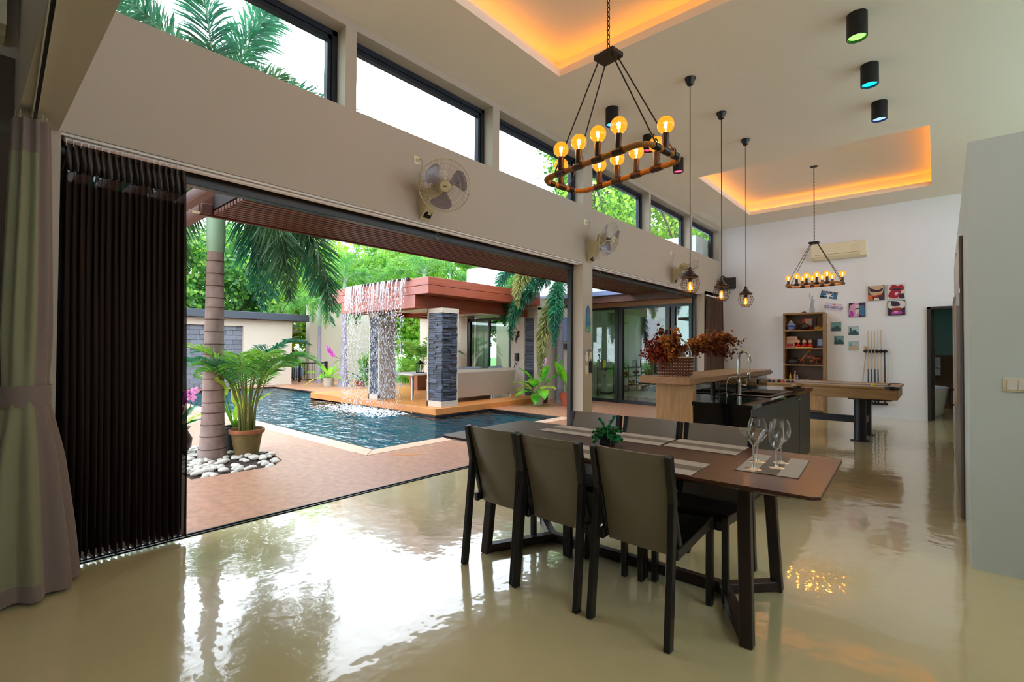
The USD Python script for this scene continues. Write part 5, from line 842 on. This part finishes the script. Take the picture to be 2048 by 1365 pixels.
for x in (-.19, .15): part(t, 'wheel', xf(lathe([(.045, -.012), (.062, -.012), (.066, 0), (.062, .012), (.045, .012), (.045, -.012)], 20), rx=PI / 2, loc=(x, 0, .066)), 'brown_wood_small', True)
part(t, 'fork', cat([rod((-.19, -.02, .066), (-.06, -.02, .25), .008), rod((-.19, .02, .066), (-.06, .02, .25), .008)]), 'orange_gloss'); part(t, 'body', cat([sph((.0, 0, .16), .05, 2, (1.7, .6, .8)), sph((.1, 0, .13), .05, 2, (1.6, .7, .7)), sph((.02, 0, .08), .05, 2, (1, .7, .9))]), 'brown_wood_small', True); part(t, 'handlebar', cat([rod((-.06, -.08, .26), (-.06, .08, .26), .007), rod((-.06, -.08, .26), (-.0, -.08, .3), .007), rod((-.06, .08, .26), (0, .08, .3), .007)]), 'orange_gloss'); part(t, 'stay', rod((.02, 0, 0), (.02, 0, .06), .01), 'brown_wood_small')
for k, (lb, x, h, r, m) in enumerate([('small gold bottle at the left of the lower shelf', -2.36, .17, .026, 'gold'), ('tall pink bottle on the lower shelf', -2.27, .21, .024, 'pink_box'), ('small blue-white bottle beside the pink one', -2.225, .13, .018, 'blue_white')]):
    t = thing('bottle', lb, 'bottle', (x, 11.76, SZ[3])); part(t, 'body', solidlathe([(r, 0), (r, h * .6), (r * .45, h * .75), (r * .4, h * .88)], 14), m, 30); part(t, 'cap', solidlathe([(r * .5, h * .88), (r * .5, h)], 12), 'ceramic' if k else 'gold')
t = thing('flat_case', 'flat grey case lying on the lower shelf', 'case', (-2.08, 11.76, SZ[3])); part(t, 'body', bx(-.1, .07, -.04, .04, 0, .035, .005), 'cabinet_grey'); part(t, 'lid', bx(-.1, .07, -.04, .04, .036, .045, .003), 'chrome_dull'); part(t, 'dark_end', bx(.07, .13, -.03, .03, 0, .03, .006), 'console_black')
t = thing('statuette', 'grey statuette with one arm raised on top of the bookcase', 'statuette', (-1.955, 11.8, 2.1)); part(t, 'pedestal', bx(-.045, .045, -.045, .045, 0, .1, .006), 'statue_grey'); part(t, 'figure', cat([solidlathe([(.035, .1), (.032, .18), (.022, .25), (.024, .28), (.01, .3)], 14), sph((0, 0, .325), .019, 2), tube([(-.02, 0, .28), (-.045, 0, .31), (-.05, 0, .39)], .007, 6), tube([(.02, 0, .28), (.04, -.01, .25), (.03, -.03, .22)], .007, 6)]), 'statue_grey', True); part(t, 'torch', solidlathe([(.006, .38), (.012, .4), (.003, .425)], 8, (-.05, 0, 0)), 'statue_grey'); part(t, 'crown', cat([rod((0, 0, .335), (.03 * math.cos(a), .012, .335 + .03 * math.sin(a)), .003, .001, 5) for a in np.linspace(.3, PI - .3, 7)]), 'statue_grey')
solo('dark_ornament', xf(cat([bx(-.05, .05, -.03, .03, 0, .015, .004), bx(-.01, .03, -.02, .02, .015, .03, .004)]), loc=(-2.1, 11.75, 2.1)), 'console_black', 'small flat dark ornament left of the statuette on the bookcase', 'ornament')
# ================================================================== THINGS ON THE WALLS
def canvas(label, x0, x1, z0, z1, ground, shapes):
    t = thing('canvas_print', label, 'picture', ((x0 + x1) / 2, 12.0, (z0 + z1) / 2), group='pop-art canvases on the back wall'); w, h = x1 - x0, z1 - z0
    part(t, 'canvas', bx(-w / 2, w / 2, -.03, -.001, -h / 2, h / 2, .002), ground)
    fr = sbox(-w / 2, -h / 2, w / 2, h / 2)
    for k, (m, pts) in enumerate(shapes):
        s = blob([(px * w, pz * h) for px, pz in pts]).intersection(fr)
        if not s.is_empty: part(t, 'painted_shape', on_back(ext(s, .0302 + .0006 * k, .0305 + .0006 * k), 0, 0, 0), m)
canvas('dark canvas with cream, maroon and orange shapes, upper left of the trio', -1.02, -.762, 2.31, 2.60, 'purple_dark', [('wicker_pale', [(-.4, .5), (.4, .5), (.42, .1), (.25, -.15), (-.25, -.15), (-.42, .1)]), ('purple_dark', [(-.42, .36), (.1, .2), (.42, .34), (.3, .1), (-.3, .08)]), ('red_box', [(-.3, -.22), (.3, -.1), (.34, -.2), (-.1, -.3)]), ('orange_gloss', [(-.5, -.15), (-.35, -.12), (-.2, -.4), (-.3, -.5), (-.5, -.5)]), ('pale_cloth', [(-.1, -.35), (.12, -.33), (.16, -.5), (-.14, -.5)])])
canvas('cream canvas with big magenta lips, upper right of the trio', -.715, -.443, 2.32, 2.61, 'pale_cloth', [('flower_red', [(-.42, .15), (-.2, .45), (.1, .36), (.3, .44), (.46, .15), (.1, .0)]), ('purple_dark', [(-.3, .15), (.0, .2), (.32, .14), (.0, .05)]), ('flower_red', [(-.3, .08), (.25, .05), (.1, -.4), (-.2, -.46), (-.46, -.3)]), ('petal_pink', [(-.05, -.05), (.12, -.1), (.02, -.25), (-.1, -.2)]), ('purple_dark', [(.2, -.2), (.4, -.15), (.45, -.45), (.15, -.45)])])
canvas('purple and magenta canvas, below the lips canvas', -.717, -.447, 2.0, 2.285, 'purple_dark', [('pale_cloth', [(-.45, .45), (.45, .45), (.4, .0), (-.4, .0)]), ('purple_dark', [(-.3, .45), (.1, .42), (.2, .15), (-.25, .15)]), ('red_box', [(-.25, .0), (.25, .02), (.2, -.15), (-.2, -.15)]), ('petal_magenta', [(-.2, -.2), (.25, -.2), (.3, -.4), (-.25, -.4)]), ('petal_pink', [(-.12, -.22), (.1, -.22), (.05, -.34), (-.1, -.34)])])
canvas('pink, white and blue canvas, lowest and leftmost of the four', -1.342, -1.07, 1.995, 2.28, 'purple_dark', [('petal_pink', [(-.45, .3), (-.1, .48), (.12, .4), (.1, -.45), (-.45, -.45)]), ('surf_blue', [(.12, .3), (.42, .3), (.45, -.4), (.15, -.3)]), ('petal_magenta', [(-.46, -.1), (-.25, -.12), (-.22, -.45), (-.46, -.45)]), ('pale_cloth', [(-.12, .3), (.1, .3), (.12, -.1), (-.05, -.3)]), ('purple_dark', [(-.1, .12), (.12, .12), (.1, .03), (-.1, .03)])])
P('teal_print', '6f9fa4', .4); P('teal_dark', '24505a', .4); P('teal_pale', 'a9c7cf', .4)
for k, (lb, x0, x1, z0, z1, gm) in enumerate([('small teal car print, highest of the four', -1.645, -1.475, 1.715, 1.895, 'teal_print'), ('small blue car print, right of the highest one', -1.352, -1.18, 1.63, 1.80, 'teal_pale'), ('small dark teal car print, lower left', -1.60, -1.433, 1.44, 1.61, 'teal_print'), ('small pale blue car print, lowest of the four', -1.353, -1.182, 1.318, 1.495, 'teal_pale')]):
    t = thing('car_print', lb, 'picture', ((x0 + x1) / 2, 12.0, (z0 + z1) / 2), group='small car prints on the back wall'); w, h = x1 - x0, z1 - z0
    part(t, 'board', bx(-w / 2, w / 2, -.012, -.001, -h / 2, h / 2), gm); part(t, 'border', cat([bx(-w / 2, w / 2, -.013, -.0118, s * h / 2 - (.006 if s > 0 else 0), s * h / 2 + (.006 if s < 0 else 0)) for s in (-1, 1)]), 'teal_dark')
    part(t, 'road', on_back(ext(sbox(-w * .49, -h * .47, w * .49, -h * .2), .0125, .0128), 0, 0, 0), 'teal_dark' if k != 3 else 'appliance_shade')
    part(t, 'car', on_back(ext(blob([(-w * .38, -h * .22), (-w * .34, -h * .06), (-w * .12, -h * .03), (0, h * .1), (w * .18, h * .09), (w * .3, -h * .04), (w * .4, -h * .12), (w * .38, -h * .24)]), .013, .0134), 0, 0, 0), 'teal_dark' if k != 3 else 'wicker_pale'); part(t, 'trees', on_back(ext(sbox(-w * .4, -h * .1, -w * .2, h * .3), .0124, .0126), 0, 0, 0), 'teal_dark' if k in (1, 2) else 'teal_print')
t = thing('license_plate', 'blue plate with a white star burst, tilted on the back wall', 'license plate', (-1.687, 12.0, 2.476)); a = -.22
part(t, 'plate', on_back(ext(sbox(-.15, -.075, .15, .075), .001, .005), 0, 0, 0, a), 'surf_blue'); part(t, 'upper_band', on_back(ext(sbox(-.148, .03, .148, .074), .005, .0055), 0, 0, 0, a), 'blue_white')
part(t, 'star', on_back(ext(Polygon([((.085 if i % 2 else .028) * math.cos(i * PI / 5 + .3) * 1.25, (.085 if i % 2 else .028) * math.sin(i * PI / 5 + .3) * .8 - .015) for i in range(10)]), .0055, .006), 0, 0, 0, a), 'ceramic'); part(t, 'worn_lettering', cat([on_back(ext(sbox(-.135 + .024 * i, .036, -.118 + .024 * i, .07 - .008 * (i % 3)), .0056, .0062), 0, 0, 0, a) for i in range(12)]), 'navy_metal'); part(t, 'corner_shade', on_back(ext(sbox(-.149, -.074, -.07, -.045), .005, .0054), 0, 0, 0, a), 'navy_metal')  # lower left corner of the plate is a navy block
t = thing('license_plate', 'pale lilac plate reading LOS ANGELES with an orange sun', 'license plate', (-1.605, 12.0, 2.22)); a = -.2
part(t, 'plate', on_back(ext(sbox(-.152, -.075, .152, .075), .001, .005), 0, 0, 0, a), 'blue_white' if False else 'pale_cloth'); part(t, 'tint', on_back(ext(sbox(-.149, -.072, .149, .072), .005, .0053), 0, 0, 0, a), 'lilac_pale' if 'lilac_pale' in MAT else 'pale_cloth')
part(t, 'lettering', on_back(xf(text('LOS ANGELES', .05, .0006, True), sc=(.74, 1, 1), loc=(0, -.012, .0056)), 0, 0, 0, a), 'navy_glaze'); part(t, 'sun', on_back(ext(Polygon([(0, .034)] + [(.03 * math.cos(q), .034 + .026 * math.sin(q)) for q in np.linspace(0, PI, 9)]), .0054, .006), 0, 0, 0, a), 'orange_gloss')
def aircon(name, label, loc, rz=0, w=.94, h=.32, d=.2):
    t = thing(name, label, 'air conditioner', loc, rz)
    pr = [(0, 0), (-d * .55, 0), (-d * .9, h * .14), (-d, h * .3), (-d, h * .97), (-d * .95, h), (0, h)]; n = len(pr)
    v = np.array([(sx * w / 2, y, z) for sx in (-1, 1) for y, z in pr] + [(-w / 2, -d / 2, h / 2), (w / 2, -d / 2, h / 2)]); q = [[i, (i + 1) % n, n + (i + 1) % n, n + i] for i in range(n)]
    f = np.vstack([tri(q), [[2 * n, (i + 1) % n, i] for i in range(n)], [[2 * n + 1, n + i, n + (i + 1) % n] for i in range(n)]]); part(t, 'casing', (v, f[:, ::-1]), 'appliance', 25)
    part(t, 'louvre', xf(bx(-w * .46, w * .38, -.006, .0, -.045, .045, .003), rx=.75, loc=(0, -d * .80, h * .11)), 'appliance'); part(t, 'slot', bx(-w * .46, w * .38, -d - .002, -d * .9, h * .285, h * .30), 'dark_pot'); part(t, 'side_panel', bx(w * .39, w * .5, -d - .003, -d, h * .05, h * .95, .002), 'appliance'); part(t, 'badge', tube([(w * .30 + .045 * math.cos(a), -d - .002, h * .6 + .045 * math.sin(a)) for a in np.linspace(-.6, 3.7, 14)], .003, 5), 'appliance_shade')
    return t
aircon('air_conditioner', 'cream wall air conditioner high on the back wall', (-1.5, 12.0, 3.2)); aircon('air_conditioner', 'white air conditioner cut by the top left corner', (-3.86, -.33, 2.96), 90, .95, .3, .22)
t = thing('wall_speaker', 'black speaker hung in the corner above the brown curtain', 'speaker', (-3.72, 11.75, 2.73), 20); part(t, 'cabinet', bx(-.05, .25, -.12, .12, 0, .25, .01), 'console_black'); part(t, 'grille', bx(-.04, .24, -.128, -.12, .012, .238, .006), 'black_metal'); part(t, 'bracket', cat([bar((.05, 0, .25), (-.02, .1, .32), .03, .02), bar((-.02, .1, .32), (-.05, .25, .32), .03, .02)]), 'black_metal')
t = thing('wall_socket', 'grey double socket on the back wall left of the bookcase', 'socket', (-2.79, 12.0, .82)); part(t, 'plate', bx(-.06, .06, -.008, 0, -.045, .045, .003), 'chrome_dull'); part(t, 'insert', bx(-.045, .045, -.011, -.008, -.03, .03, .002), 'cabinet_grey')
t = thing('decorative_surfboard', 'small blue-green surfboard ornament on the white pillar', 'ornament', (-3.86, 6.11, 1.555))
def board(z0, z1, d0, d1):
    zz = np.linspace(z0, z1, 14); w = lambda z: .058 * min(1, (z / .04) ** .5 * .3 + .75) * math.sqrt(max(.001, 1 - max(0, (z - .12) / .275) ** 2.4))
    return Polygon([(-w(z), z) for z in zz] + [(w(z), z) for z in zz[::-1]])
def on_left(g): return np.stack([g[0][:, 2], g[0][:, 0], g[0][:, 1]], 1), g[1]
part(t, 'board', on_left(ext(board(.1, .394, 0, 0), .002, .012)), 'surf_blue'); part(t, 'tail', on_left(ext(board(.0, .1, 0, 0), .002, .0119)), 'surf_green'); part(t, 'motif', on_left(ext(blob([(-.02, .15), (.03, .19), (.035, .25), (.0, .24), (-.01, .2)]), .012, .0126)), 'surf_green'); part(t, 'flower_motif', on_left(cat([ext(sbox(-.05, .02, -.02, .05), .012, .0126), ext(sbox(.015, .19, .04, .215), .012, .0126)])), 'wicker_pale')
for k, (lb, y, m) in enumerate([('white remote control in a holder, left on the white pillar', 6.065, 'white_paint'), ('cream remote control in a holder, right on the white pillar', 6.165, 'appliance')]):
    t = thing('remote_control', lb, 'remote control', (-3.86, y, 1.13), group=None); part(t, 'holder', bx(.001, .02, -.032, .032, 0, .09, .004), m); part(t, 'remote', bx(.004, .018, -.025, .025, .02, .19, .005), m); part(t, 'screen', bx(.018, .0195, -.012, .012, .14, .175), 'cabinet_grey')
t = thing('light_switch', 'white switch at the left under the remotes on the pillar', 'switch', (-3.86, 6.07, 1.0)); part(t, 'plate', bx(.001, .01, -.035, .035, -.06, .06, .003), 'appliance'); part(t, 'rocker', bx(.01, .015, -.015, .015, -.025, .025, .002), 'white_paint')
t = thing('wall_handset', 'black handset hanging under the remotes on the pillar', 'handset', (-3.86, 6.165, .955)); part(t, 'body', bx(.001, .035, -.03, .03, 0, .17, .012), 'console_black'); part(t, 'clip', bx(.0, .02, -.02, .02, .16, .21, .006), 'console_black')

# ================================================================== LAMPS
def bulb_globe(t, c, r, neck, fil):
    prof = [(.012, -neck)] + [(r * math.sin(a), -r * math.cos(a)) for a in np.linspace(.32, PI - .02, 15)]
    b = part(t, 'bulb', lathe(prof, 22, c), 'amber_glass', True, label='glowing amber globe bulb')
    part(b, 'filament', cat([rod((c[0] + fil * .22 * math.cos(a), c[1] + fil * .22 * math.sin(a), c[2] - fil * .55), (c[0] + fil * .3 * math.cos(a + .7), c[1] + fil * .3 * math.sin(a + .7), c[2] + fil * .5), .0028, n=6) for a in np.linspace(0, 2 * PI, 5)[:-1]] + [rod((c[0], c[1], c[2] - neck), (c[0], c[1], c[2] - fil * .5), .003, n=6)]), 'filament')
def chandelier(label, loc, rz):
    t = thing('chandelier', label, 'chandelier', loc, rz); hx, hy, cr = .40, .19, .085; pth = []
    for cx, cy, a0 in ((hx - cr, hy - cr, 0), (-hx + cr, hy - cr, 90), (-hx + cr, -hy + cr, 180), (hx - cr, -hy + cr, 270)):
        for a in np.radians(np.linspace(a0, a0 + 90, 9)): pth.append((cx + cr * math.cos(a), cy + cr * math.sin(a), 0))
    p = np.array(pth + pth[:1]); d = np.r_[0, np.cumsum(np.linalg.norm(np.diff(p, axis=0), axis=1))]; N = 900; s = np.linspace(0, d[-1], N, endpoint=False); pp = np.stack([np.interp(s, d, p[:, k]) for k in range(3)], 1)
    part(t, 'rope_ring', tube(pp, .0165 + .0013 * np.sin(np.arange(N) * 2 * PI / 4), 8, closed=True), 'rope', True, label='rectangular rope-wrapped ring')
    sp = .148; soc = [(x, sy * hy) for sy in (-1, 1) for x in (-1.5 * sp, -.5 * sp, .5 * sp, 1.5 * sp)] + [(-hx, 0.0), (hx, 0.0)]
    for x, y in soc:
        ax = np.array([0, 1, 0]) if y == 0 else np.array([1, 0, 0]); q = np.array([x, y, 0]); part(t, 'clamp', rod(q - ax * .034, q + ax * .034, .0215, n=14), 'iron_brown', 30)
        so = part(t, 'socket', solidlathe([(.013, .01), (.019, .025), (.0205, .085), (.018, .1)], 14, (x, y, 0)), 'iron_brown', 30); bulb_globe(t, (x, y, .148), .0475, .052, .03)
    for sx in (-1, 1):
        for sy in (-1, 1):
            e = np.array([sx * hx, sy * .095, .0]); h0 = np.array([sx * .05, sy * .032, .70]); part(t, 'clamp', rod(e - [0, .022, 0], e + [0, .022, 0], .021, n=14), 'iron', 30); part(t, 'rod', cat([rod(e + [0, 0, .015], h0, .0045, n=8), tube([e + [0, 0, .03] + np.array([0, .012 * math.cos(a), .012 * math.sin(a)]) for a in np.linspace(0, 2 * PI, 9)[:-1]], .003, 6, closed=True)]), 'iron')
    part(t, 'hub', bx(-.075, .075, -.055, .055, .70, .735, .006), 'iron'); zc = 2.045
    k = 0; z = .735; g = []
    while z < zc - .03:
        L = .036; g.append(tube([((.009 * math.cos(a)) * (k % 2), (.009 * math.cos(a)) * (1 - k % 2), z + L / 2 + L / 2 * math.sin(a)) for a in np.linspace(0, 2 * PI, 11)[:-1]], .003, 5, closed=True)); z += L * .8; k += 1
    part(t, 'chain', cat(g), 'iron', kind='stuff'); part(t, 'ceiling_cup', solidlathe([(.065, zc), (.06, zc - .02), (.012, zc - .028)][::-1], 24), 'iron', 30)
    return t
chandelier('rope-ring chandelier with ten globe bulbs over the dining table', (-1.53, 2.65, 2.415), -8); chandelier('rope-ring chandelier with ten globe bulbs over the pool table', (-1.56, 9.62, 2.43), -3)
def pendant(label, loc):
    t = thing('pendant_lamp', label, 'pendant lamp', loc, group='caged pendant lamps over the island')   # loc at the bottom of the cage
    H = 4.19 - loc[2]; part(t, 'ceiling_cup', solidlathe([(.012, H - .085), (.03, H - .075), (.055, H - .012), (.055, H)], 20), 'black_metal', 30); part(t, 'cord', rod((0, 0, .27), (0, 0, H - .08), .0038, n=6), 'black_metal')
    part(t, 'cap', solidlathe([(.06, .165), (.082, .168), (.084, .185), (.062, .19), (.06, .205), (.04, .215), (.036, .235), (.02, .245), (.018, .275), (.006, .285)], 24), 'iron_brown', 25); part(t, 'socket', solidlathe([(.02, .125), (.02, .17)], 14), 'black_metal', 30)
    prof = [(.072, .165), (.088, .135), (.094, .1), (.086, .06), (.068, .025), (.04, .003)]; g = []
    for k in range(12): a = k * PI / 6; g.append(tube(catmull([(r * math.cos(a), r * math.sin(a), z) for r, z in prof], 3), .0018, 5))
    for r, z in [(.088, .135), (.0935, .1), (.088, .065), (.07, .028), (.04, .003)]: g.append(tube([(r * math.cos(a), r * math.sin(a), z) for a in np.linspace(0, 2 * PI, 25)[:-1]], .0018, 5, closed=True))
    part(t, 'cage', cat(g), 'iron_brown', True, label='open wire cage')
    b = part(t, 'bulb', lathe([(.012, .13), (.015, .115), (.027, .085), (.031, .06), (.026, .04), (.012, .026), (.001, .022)], 18), 'amber_glass', True); part(b, 'filament', cat([rod((.008 * math.cos(a), .008 * math.sin(a), .045), (.005 * math.cos(a + 1), .005 * math.sin(a + 1), .1), .003, n=6) for a in (0, 1.6, 3.1, 4.7)]), 'filament')
for lb, y in (('caged pendant lamp nearest the camera, over the basket', 5.08), ('middle caged pendant lamp, in front of the black speaker', 6.07), ('farthest caged pendant lamp over the island', 7.06)): pendant(lb, (-1.95, y, 1.895))
for lb, x, y, m in (('black ceiling spot glowing green, nearest on the right', -.495, 5.04, 'spot_green'), ('black ceiling spot glowing cyan, middle on the right', -.49, 6.02, 'spot_cyan'), ('black ceiling spot glowing violet-blue, farthest on the right', -.48, 7.0, 'spot_blue'), ('black ceiling spot glowing azure, nearest on the left', -2.905, 5.12, 'spot_azure'), ('black ceiling spot glowing red behind the chandelier', -2.905, 6.10, 'spot_red'), ('black ceiling spot glowing pink, farthest on the left', -2.915, 7.12, 'spot_pink')):
    t = thing('ceiling_spot', lb, 'ceiling light', (x, y, 3.985), group='coloured surface spots on the ceiling'); part(t, 'housing', lathe([(.066, .06), (.07, .0), (.075, .0), (.077, .004), (.077, .205), (.001, .205)], 28), 'black_metal', 30); part(t, 'lens', solidlathe([(.0655, .02), (.0655, .024)], 24), m)

# ================================================================== WALL FANS
def fan(label, y, z, hy, hz, yaw, tilt):
    t = thing('wall_fan', label, 'fan', (XW, y, z)); hc = np.array([.34, hy, hz]); T = lambda g: xf(xf(g, ry=tilt), rz=yaw, loc=hc)
    part(t, 'bracket', cat([xf(ext(Polygon([(0, 0), (.02, 0), (.10, .08), (.2, .26), (.2, .285), (0, .285)]), -.06, .06), M=np.array([[1, 0, 0], [0, 0, -1], [0, 1, 0]]))]), 'fan_cream'); part(t, 'switch_panel', xf(bx(-.001, .012, -.045, .045, -.05, .05, .008), ry=PI / 4 - .25, loc=(.07, 0, .062)), 'fan_black'); part(t, 'label_plate', xf(bx(.012, .014, -.01, .03, -.015, .015), ry=PI / 4 - .25, loc=(.07, 0, .062)), 'fan_cream')
    nk = T((np.array([[-.16, 0, 0]]), np.zeros((0, 3), int)))[0][0]; part(t, 'neck', cat([tube(catmull([(.15, 0, .28), (.16, hy * .3, .32), tuple(nk)]), .022, 10)]), 'fan_cream', True); part(t, 'motor', T(xf(solidlathe([(.03, -.19), (.06, -.17), (.075, -.1), (.06, -.055), (.02, -.04)], 18), M=np.array([[0, 0, 1], [0, 1, 0], [-1, 0, 0]]))), 'fan_cream', True)
    def wires(n, sgn, dep):
        g = []
        for k in range(n):
            a = 2 * PI * k / n; g.append(tube([(sgn * dep * (1 - (r / .245) ** 2.6), r * math.cos(a + .12 * (1 - r / .245)), r * math.sin(a + .12 * (1 - r / .245))) for r in (.05, .12, .18, .22, .245)], .0011, 3, cap=False))
        for r in (.09, .15, .2): g.append(tube([(sgn * dep * (1 - (r / .245) ** 2.6), r * math.cos(a), r * math.sin(a)) for a in np.linspace(0, 2 * PI, 33)[:-1]], .0013, 3, closed=True))
        return cat(g)
    part(t, 'front_grille', T(wires(56, 1, .07)), 'wire_grey'); part(t, 'rear_grille', T(wires(40, -1, .06)), 'wire_grey'); part(t, 'grille_rim', T(tube([(0, .246 * math.cos(a), .246 * math.sin(a)) for a in np.linspace(0, 2 * PI, 49)[:-1]], .005, 8, closed=True)), 'fan_cream', True)
    for k in range(3):
        vs = []; nr, nc = 8, 7
        for i in range(nr):
            r = .03 + .185 * i / (nr - 1); wd = .25 + .68 * math.sin(min(1, i / (nr - 1) * 1.15) * PI / 2) - (.25 if i == nr - 1 else 0)
            for j in range(nc): u = -1 + 2 * j / (nc - 1); a = k * 2 * PI / 3 + .6 + u * wd * .62 - .35 * i / nr; vs.append((.022 * u * (1 + i * .12), r * math.cos(a), r * math.sin(a)))
        part(t, 'blade', T((np.array(vs), tri([[i * nc + j, i * nc + j + 1, (i + 1) * nc + j + 1, (i + 1) * nc + j] for i in range(nr - 1) for j in range(nc - 1)]))), 'fan_blade', True)
    part(t, 'hub_cap', T(xf(solidlathe([(.052, .062), (.052, .074), (.042, .082)], 22), M=np.array([[0, 0, 1], [0, 1, 0], [-1, 0, 0]]))), 'fan_cream', 30); part(t, 'hub_badge', T(bx(.0825, .0835, -.016, .016, -.003, .003)), 'fan_black'); part(t, 'spindle', T(rod((-.05, 0, 0), (.065, 0, 0), .018)), 'fan_black')
    part(t, 'wall_plug', cat([bx(0, .006, -.13, -.06, .54, .62, .002), bx(.006, .04, -.105, -.075, .565, .595, .006)]), 'appliance', label='wall socket with the fan plug'); part(t, 'cable', tube(catmull([(.04, -.09, .58), (.06, -.07, .56), (.03, -.06, .45), (.02, -.09, .2), (.02, -.07, .05), (.02, -.06, .02)]), .0035, 5), 'wire_grey', True); part(t, 'pull_cord', tube([(.12, .07, .3), (.12, .08, .0), (.12, .085, -.12), (.14, .1, -.16), (.12, .085, -.2), (.1, .075, -.16), (.12, .085, -.12)], .0016, 4), 'wire_grey')
fan('cream wall fan turned full face to the camera', 3.06, 2.585, -.02, .27, math.radians(-38), math.radians(20)); fan('cream wall fan above the white pillar, turned sideways', 6.13, 2.59, .0, .30, math.radians(-2), math.radians(16)); fan('farthest wall fan, tilted steeply down behind the first pendant', 9.17, 2.60, -.05, .22, math.radians(2), math.radians(42))

# ================================================================== CURTAINS
t = thing('sheer_curtain', 'dark brown pleated sheer curtain drawn to the left of the opening', 'curtain', (-3.895, .70, 0), 90)
c1 = drape(19, -.30, .33, .035, .035, 2.36, rows=18, flare=.7, seed=2); part(t, 'cloth', (c1[0] * [1, 1, 1] + np.stack([0 * c1[0][:, 0], -.045 * (1 - c1[0][:, 2] / 2.4), 0 * c1[0][:, 0]], 1), c1[1]), 'curtain_sheer', True); c2 = drape(19, -.30, .33, .05, .05, 2.3, rows=18, flare=.3, seed=5); part(t, 'back_layer', (c2[0] + [0, .05, 0], c2[1]), 'curtain_lining', True)
part(t, 'heading', drape(19, -.30, .32, .022, 2.35, 2.515, rows=4, seed=2), 'dark_frame', True); [part(t, 'runner_hook', bx(-.29 + .033 * k, -.286 + .033 * k, -.004, .004, 2.5, 2.545), 'white_paint') for k in range(19)]
t = thing('brown_curtain', 'dark brown curtain gathered beside the far opening', 'curtain', (-3.80, 11.38, 0), 90); part(t, 'cloth', drape(14, -.52, .52, .03, .02, 2.5, rows=12, flare=.3, seed=7), 'curtain_brown', True); part(t, 'rail', bx(-.55, .56, -.012, .012, 2.5, 2.53), 'white_paint')
t = thing('tieback_curtain', 'cream curtain with taupe edging, tied back at the far left', 'curtain', (-3.64, .245, 0))
def gather(a0, a1, z0, z1, rows, scale=1.0):
    aa = np.radians(np.linspace(a0, a1, max(6, int(abs(a1 - a0) / 3)))); vs = []
    for z in np.linspace(z1, z0, rows):
        R = np.interp(z, [0, .3, .7, .98, 1.04, 1.1, 1.3, 1.8, 2.2, 2.5], [.205, .185, .145, .098, .088, .088, .092, .082, .072, .065]) * scale
        fold = 1 + np.interp(z, [0, .8, 1.05, 1.4, 2.5], [.17, .12, .03, .14, .2]) * np.sin(aa * 9 + .6 * math.sin(z * 2))
        vs.append(np.stack([R * 1.05 * fold * np.cos(aa), R * fold * np.sin(aa), np.full(len(aa), z)], 1))
    m = len(aa); return np.vstack(vs), tri([[i * m + k, (i + 1) * m + k, (i + 1) * m + k + 1, i * m + k + 1] for i in range(rows - 1) for k in range(m - 1)])
part(t, 'lining', gather(-200, 18, .1, 2.32, 26), 'curtain_cream', True, label='pale cream lining'); part(t, 'edge_panel', gather(18, 160, .02, 2.32, 26), 'curtain_taupe', True); part(t, 'bottom_hem', gather(-200, 18, .02, .1, 3), 'curtain_taupe', True); part(t, 'heading', gather(-200, 160, 2.32, 2.5, 4), 'curtain_taupe', True)
part(t, 'tie_band', cat([(lambda g: g)(lathe([(.103, -.055), (.106, 0), (.102, .055)], 28, (0, 0, 1.04)))]), 'curtain_taupe', True); part(t, 'hooks', cat([tube([(.05 * math.cos(a), .06 * math.sin(a), 2.5), (.052 * math.cos(a), .06 * math.sin(a), 2.545)], .003, 5) for a in np.linspace(0, 5.5, 8)]), 'chrome')
t = thing('curtain_rail', 'dark curtain rail under the beam at the top left', 'curtain rail', (-3.8, .267, 2.567), -2.3); part(t, 'track', bx(0, 5, -.012, -.007, -.022, 0), 'white_paint'); part(t, 'track', bx(0, 5, .007, .012, -.022, 0), 'white_paint'); part(t, 'groove', bx(0, 5, -.007, .007, -.011, 0), 'black_metal')
